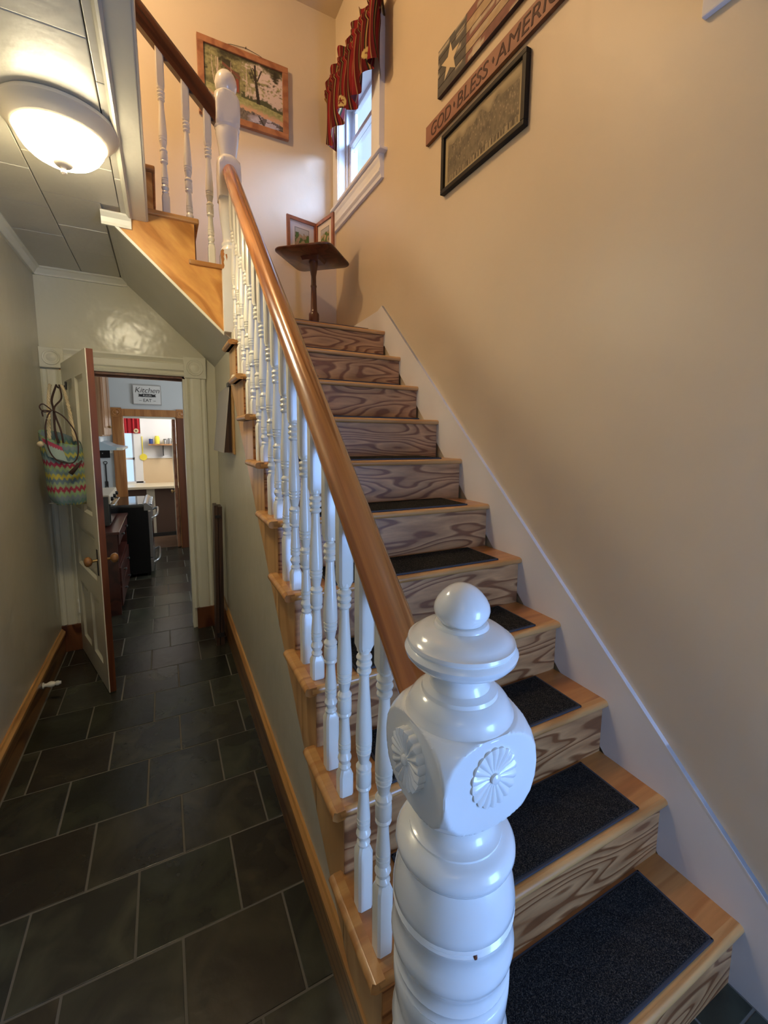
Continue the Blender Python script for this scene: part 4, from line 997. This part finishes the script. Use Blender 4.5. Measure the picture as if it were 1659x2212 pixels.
canister('bottle', 'yellow bottle beside the blue jar on the pantry shelf', -.075, .034, .115, 'yellow_plastic', 'yellow_plastic', 'bottle')
canister('tin', 'small grey tin in the middle of the pantry shelf', .025, .026, .070, 'steel', 'dark_steel', 'tin')
canister('tin', 'grey tin at the right of the pantry shelf', .09, .030, .085, 'steel', 'steel', 'tin')
fw_ = thing('fly_swatter', 'yellow fly swatter hanging on the pantry window casing', 'fly swatter', (-.262, 7.2, 1.06))
build('handle', G().box((-.274, 7.198, 1.14), (-.262, 7.206, 1.40), .001), 'yellow_plastic', fw_)
build('blade', G().lathe([(.05, 7.196), (.05, 7.204)], (-.262, 0, 1.10), 8, axis=1), 'yellow_plastic', fw_)
# casing of doorway 2
dc2 = struct('trim_9', G().box((-.415, KY-.028, 1.640), (.161, KY, 1.722), .004), 'orange_casing_wood')
build('casing_board', G().box((-.518, KY-.026, 0), (-.415, KY, 1.632), .004), 'orange_casing_wood', dc2)
build('casing_board', G().box((.161, KY-.026, 0), (.262, KY, 1.632), .004), 'dark_and_shaded_wood', dc2)  # right casing stands in shade; the shade is put into its wood colour
corner_block('b', dc2, -.4675, 1.682, .105, 'orange_casing_wood', KY); corner_block('b', dc2, .211, 1.682, .105, 'orange_casing_wood', KY)
build('jamb', G().box((-.42, KY-.005, 0), (-.405, KY+.11, 1.64)).box((.150, KY-.005, 0), (.166, KY+.11, 1.64)), 'orange_casing_wood', dc2)
build('head_jamb', G().box((-.415, KY-.004, 1.618), (.161, KY+.11, 1.640)), 'white_paint', dc2)
d2 = struct('door_2', G().box((.108, KY+.03, .01), (.144, KY+.55, 1.615), .002), 'white_paint')
build('door_edge', G().box((.108, KY+.025, .01), (.144, KY+.031, 1.615)), 'frame_wood', d2)
build('door_panel', G().box((.104, KY+.12, .95), (.109, KY+.46, 1.5), .002), 'white_paint', d2)
build('door_panel', G().box((.104, KY+.12, .15), (.109, KY+.46, .75), .002), 'white_paint', d2)
build('door_knob', G().lathe([(.008, 0), (.008, -.02), (.022, -.028), (.024, -.038), (.014, -.046), (.001, -.047)], (.108, KY+.08, .72), 14, axis=0), 'brass', d2, smooth=40)
# kitchen sign
ks = thing('kitchen_sign', 'white wooden kitchen motto sign over the inner doorway', 'sign', (-.14, KY, 1.785))
build('board', G().box((-.284, KY-.026, 1.784), (.004, KY-.001, 2.004), .002), 'paper', ks)
build('sign_frame', G().box((-.288, KY-.028, 1.780), (.008, KY-.001, 1.788)).box((-.288, KY-.028, 2.000), (.008, KY-.001, 2.008)).box((-.288, KY-.028, 1.788), (-.281, KY-.001, 2.0)).box((.001, KY-.028, 1.788), (.008, KY-.001, 2.0)), 'grey_sheet', ks)
def front_m(x, z, y): return Matrix(((1, 0, 0, x), (0, 0, -1, y), (0, 1, 0, z), (0, 0, 0, 1)))
text_mesh('lettering', 'Kitchen', .088, 'ink_black', ks, front_m(-.140, 1.918, KY-.0275), .0008, .25, 'CENTER', .95, -.0008)
build('ribbon', G().prism([(-.235, 1.872), (-.222, 1.888), (-.235, 1.903), (-.195, 1.898), (-.195, 1.905), (-.085, 1.905), (-.085, 1.898), (-.045, 1.903), (-.058, 1.888), (-.045, 1.872), (-.095, 1.868), (-.185, 1.868)], 1, KY-.0285, KY-.026), 'ink_black', ks)
text_mesh('lettering', 'RULES', .030, 'paper', ks, front_m(-.140, 1.876, KY-.0290), .0006, 0, 'CENTER', 1.1)
text_mesh('lettering', '\u2013 EAT \u2013', .052, 'ink_black', ks, front_m(-.140, 1.812, KY-.0275), .0008, 0, 'CENTER', 1.0)
# small black picture and fork on the far wall
bp = thing('black_picture', 'small black chalk picture on the kitchen wall left of the inner doorway', 'picture', (-.60, KY, 1.19))
build('panel', G().box((-.690, KY-.02, 1.155), (-.555, KY-.001, 1.31), .002), 'black_frame', bp)
build('backing', G().box((-.735, KY-.008, 1.205), (-.515, KY-.0005, 1.30), .001), 'white_paint', bp)
text_mesh('chalk_mark', '~', .06, 'grey_sheet', bp, front_m(-.645, 1.235, KY-.0215), .0006); text_mesh('chalk_mark', 'x', .03, 'grey_sheet', bp, front_m(-.635, 1.20, KY-.0215), .0006)
fk = thing('iron_fork', 'tall iron meat fork hanging on the grey kitchen wall', 'fork', (-.6, KY, .8))
build('handle', G().box((-.612, KY-.010, .82), (-.600, KY-.002, 1.08)), 'iron', fk)
build('ring', G().tube([(-.606+.017*math.cos(2*PI*k/16), KY-.006, 1.097+.017*math.sin(2*PI*k/16)) for k in range(17)], .0035, 6), 'iron', fk)
build('tine', G().box((-.622, KY-.010, .70), (-.615, KY-.002, .88)), 'iron', fk); build('tine', G().box((-.598, KY-.010, .70), (-.591, KY-.002, .88)), 'iron', fk)

# stove
sv = thing('kitchen_range', 'stainless kitchen range with black side panel and curved handles', 'stove', (-.45, 5.2, 0))
sx1 = -.150; sy0, sy1, sz = 4.87, 5.55, .735
build('body', G().box((-.78, sy0, .03), (sx1-.018, sy1, sz-.02), .004), 'black_enamel', sv)
build('cooktop', G().box((-.79, sy0-.004, sz-.020), (sx1-.03, sy1, sz), .005), 'dark_steel', sv)
build('glass_top', G().box((-.77, sy0+.012, sz), (sx1-.06, sy1-.012, sz+.004), .001), 'black_glass', sv)
build('control_panel', G().prism([(sx1-.05, sz-.06), (sx1-.05, sz+.012), (sx1-.03, sz+.016), (sx1+.022, sz-.03), (sx1+.026, sz-.062)], 1, sy0-.006, sy1), 'steel', sv)
for k in range(5):
    yk = sy0+.07+k*.12
    build('control_knob', G().lathe([(.019, 0), (.017, .018), (.012, .024)], (sx1-.004, yk, sz-.006), 14, axis=0), 'steel', sv, smooth=40)
build('oven_door', G().box((sx1-.018, sy0+.004, .19), (sx1+.012, sy1-.004, sz-.065), .004), 'steel', sv)
build('oven_window', G().box((sx1+.011, sy0+.12, .28), (sx1+.015, sy1-.12, .54), .001), 'black_glass', sv)
build('drawer', G().box((sx1-.018, sy0+.004, .04), (sx1+.012, sy1-.004, .18), .004), 'steel', sv)
def handle(z, zb):
    pts = [(sx1+.010, sy0+.04, z-.03), (sx1+.045, sy0+.06, z-.01), (sx1+.062, sy0+.12, z), (sx1+.066, (sy0+sy1)/2, z+.006), (sx1+.062, sy1-.12, z), (sx1+.045, sy1-.06, z-.01), (sx1+.010, sy1-.04, z-.03)]
    return G().tube(smoothc([Vector(p) for p in pts]), .011)
build('oven_handle', handle(.615, 0), 'steel', sv, smooth=True); build('drawer_handle', handle(.155, 0), 'steel', sv, smooth=True)
build('foot', G().box((-.20, sy0+.02, 0), (-.17, sy0+.05, .04)), 'black_enamel', sv); build('foot', G().box((-.75, sy0+.02, 0), (-.72, sy0+.05, .04)), 'black_enamel', sv)
# hood and cabinet
hd = thing('range_hood', 'pale blue-grey range hood above the stove', 'range hood', (-.6, 5.2, 1.27))
build('body', G().prism([(-.80, 1.275), (-.352, 1.275), (-.352, 1.300), (-.45, 1.318), (-.535, 1.36), (-.535, 1.405), (-.80, 1.405)], 1, 4.87, 5.55), 'hood_enamel', hd)
build('front_lip', G().box((-.40, 4.866, 1.276), (-.346, 5.55, 1.300), .003), 'white_paint', hd)
build('label_plate', G().box((-.536, 4.90, 1.345), (-.528, 5.15, 1.398), .002), 'paper', hd)
kc = thing('wall_cabinet', 'light oak wall cabinet with arched door above the range hood', 'cabinet', (-.6, 5.2, 1.41))
build('carcass', G().box((-.80, 4.85, 1.408), (-.505, 5.55, 2.12)), 'cabinet_wood', kc)
for a, b in ((4.86, 5.20), (5.21, 5.54)):
    dd = build('cabinet_door', G().box((-.505, a, 1.42), (-.488, b, 2.10), .003), 'cabinet_wood', kc)
    arch = [(a+.06, 1.49), (b-.06, 1.49), (b-.06, 1.98), (b-.10, 2.02), ((a+b)/2, 2.05), (a+.10, 2.02), (a+.06, 1.98)]
    build('raised_panel', G().prism(arch, 0, -.489, -.483), 'cabinet_wood', dd)
    build('knob', G().lathe([(.006, 0), (.006, .012), (.013, .018), (.012, .026), (.001, .028)], (-.488, a+.03 if a > 5 else b-.03, 1.50), 12, axis=0), 'brass', dd, smooth=40)
# dresser with toaster oven
dz = .675; dx = -.335
ds2 = thing('wooden_dresser', 'dark red-brown low dresser with drawers beside the stove', 'dresser', (-.55, 4.3, 0))
build('dresser_top', G().box((-.80, 3.86, dz-.022), (dx, 4.80, dz), .004), 'dresser_wood', ds2)
build('side_panel', G().box((-.80, 3.88, .0), (dx-.02, 3.905, dz-.02)), 'dresser_wood', ds2)
build('side_panel', G().box((-.80, 4.76, .0), (dx-.02, 4.785, dz-.02)), 'dresser_wood', ds2)
build('back_panel', G().box((-.80, 3.9, .05), (-.785, 4.77, dz-.02)), 'dresser_wood', ds2)
build('shelf', G().box((-.79, 3.9, .385), (dx-.02, 4.77, .400)), 'dresser_wood', ds2)
for z0, z1 in ((.56, .645), (.225, .375), (.06, .215)):
    q = build('drawer', G().box((dx-.028, 3.91, z0), (dx-.008, 4.755, z1), .004), 'dresser_wood', ds2)
    for yk in (4.15, 4.5): build('drawer_pull', G().lathe([(.007, 0), (.007, .012), (.014, .016), (.001, .024)], (dx-.008, yk, (z0+z1)/2), 12, axis=0), 'dark_steel', q)
to = thing('toaster_oven', 'silver toaster oven with black knobs on the dark dresser', 'toaster oven', (-.6, 4.3, dz))
build('body', G().box((-.76, 4.10, dz+.012), (-.415, 4.70, dz+.255), .006), 'dark_steel', to)
build('top_shell', G().box((-.765, 4.095, dz+.250), (-.410, 4.705, dz+.262), .003), 'lamp_metal', to)
build('control_panel', G().box((-.416, 4.10, dz+.19), (-.406, 4.70, dz+.252), .002), 'lamp_metal', to)
for yk in (4.18, 4.38, 4.58): build('control_knob', G().lathe([(.018, 0), (.016, .018), (.010, .020)], (-.406, yk, dz+.222), 14, axis=0), 'black_enamel', to, smooth=40)
build('glass_door', G().box((-.416, 4.11, dz+.03), (-.406, 4.69, dz+.185), .002), 'black_glass', to)
build('door_handle', G().tube([(-.406, 4.14, dz+.172), (-.383, 4.17, dz+.172), (-.383, 4.62, dz+.172), (-.406, 4.65, dz+.172)], .006), 'steel', to, smooth=True)
for a in (4.15, 4.65): build('foot', G().box((-.75, a-.01, dz), (-.44, a+.01, dz+.013)), 'black_enamel', to)
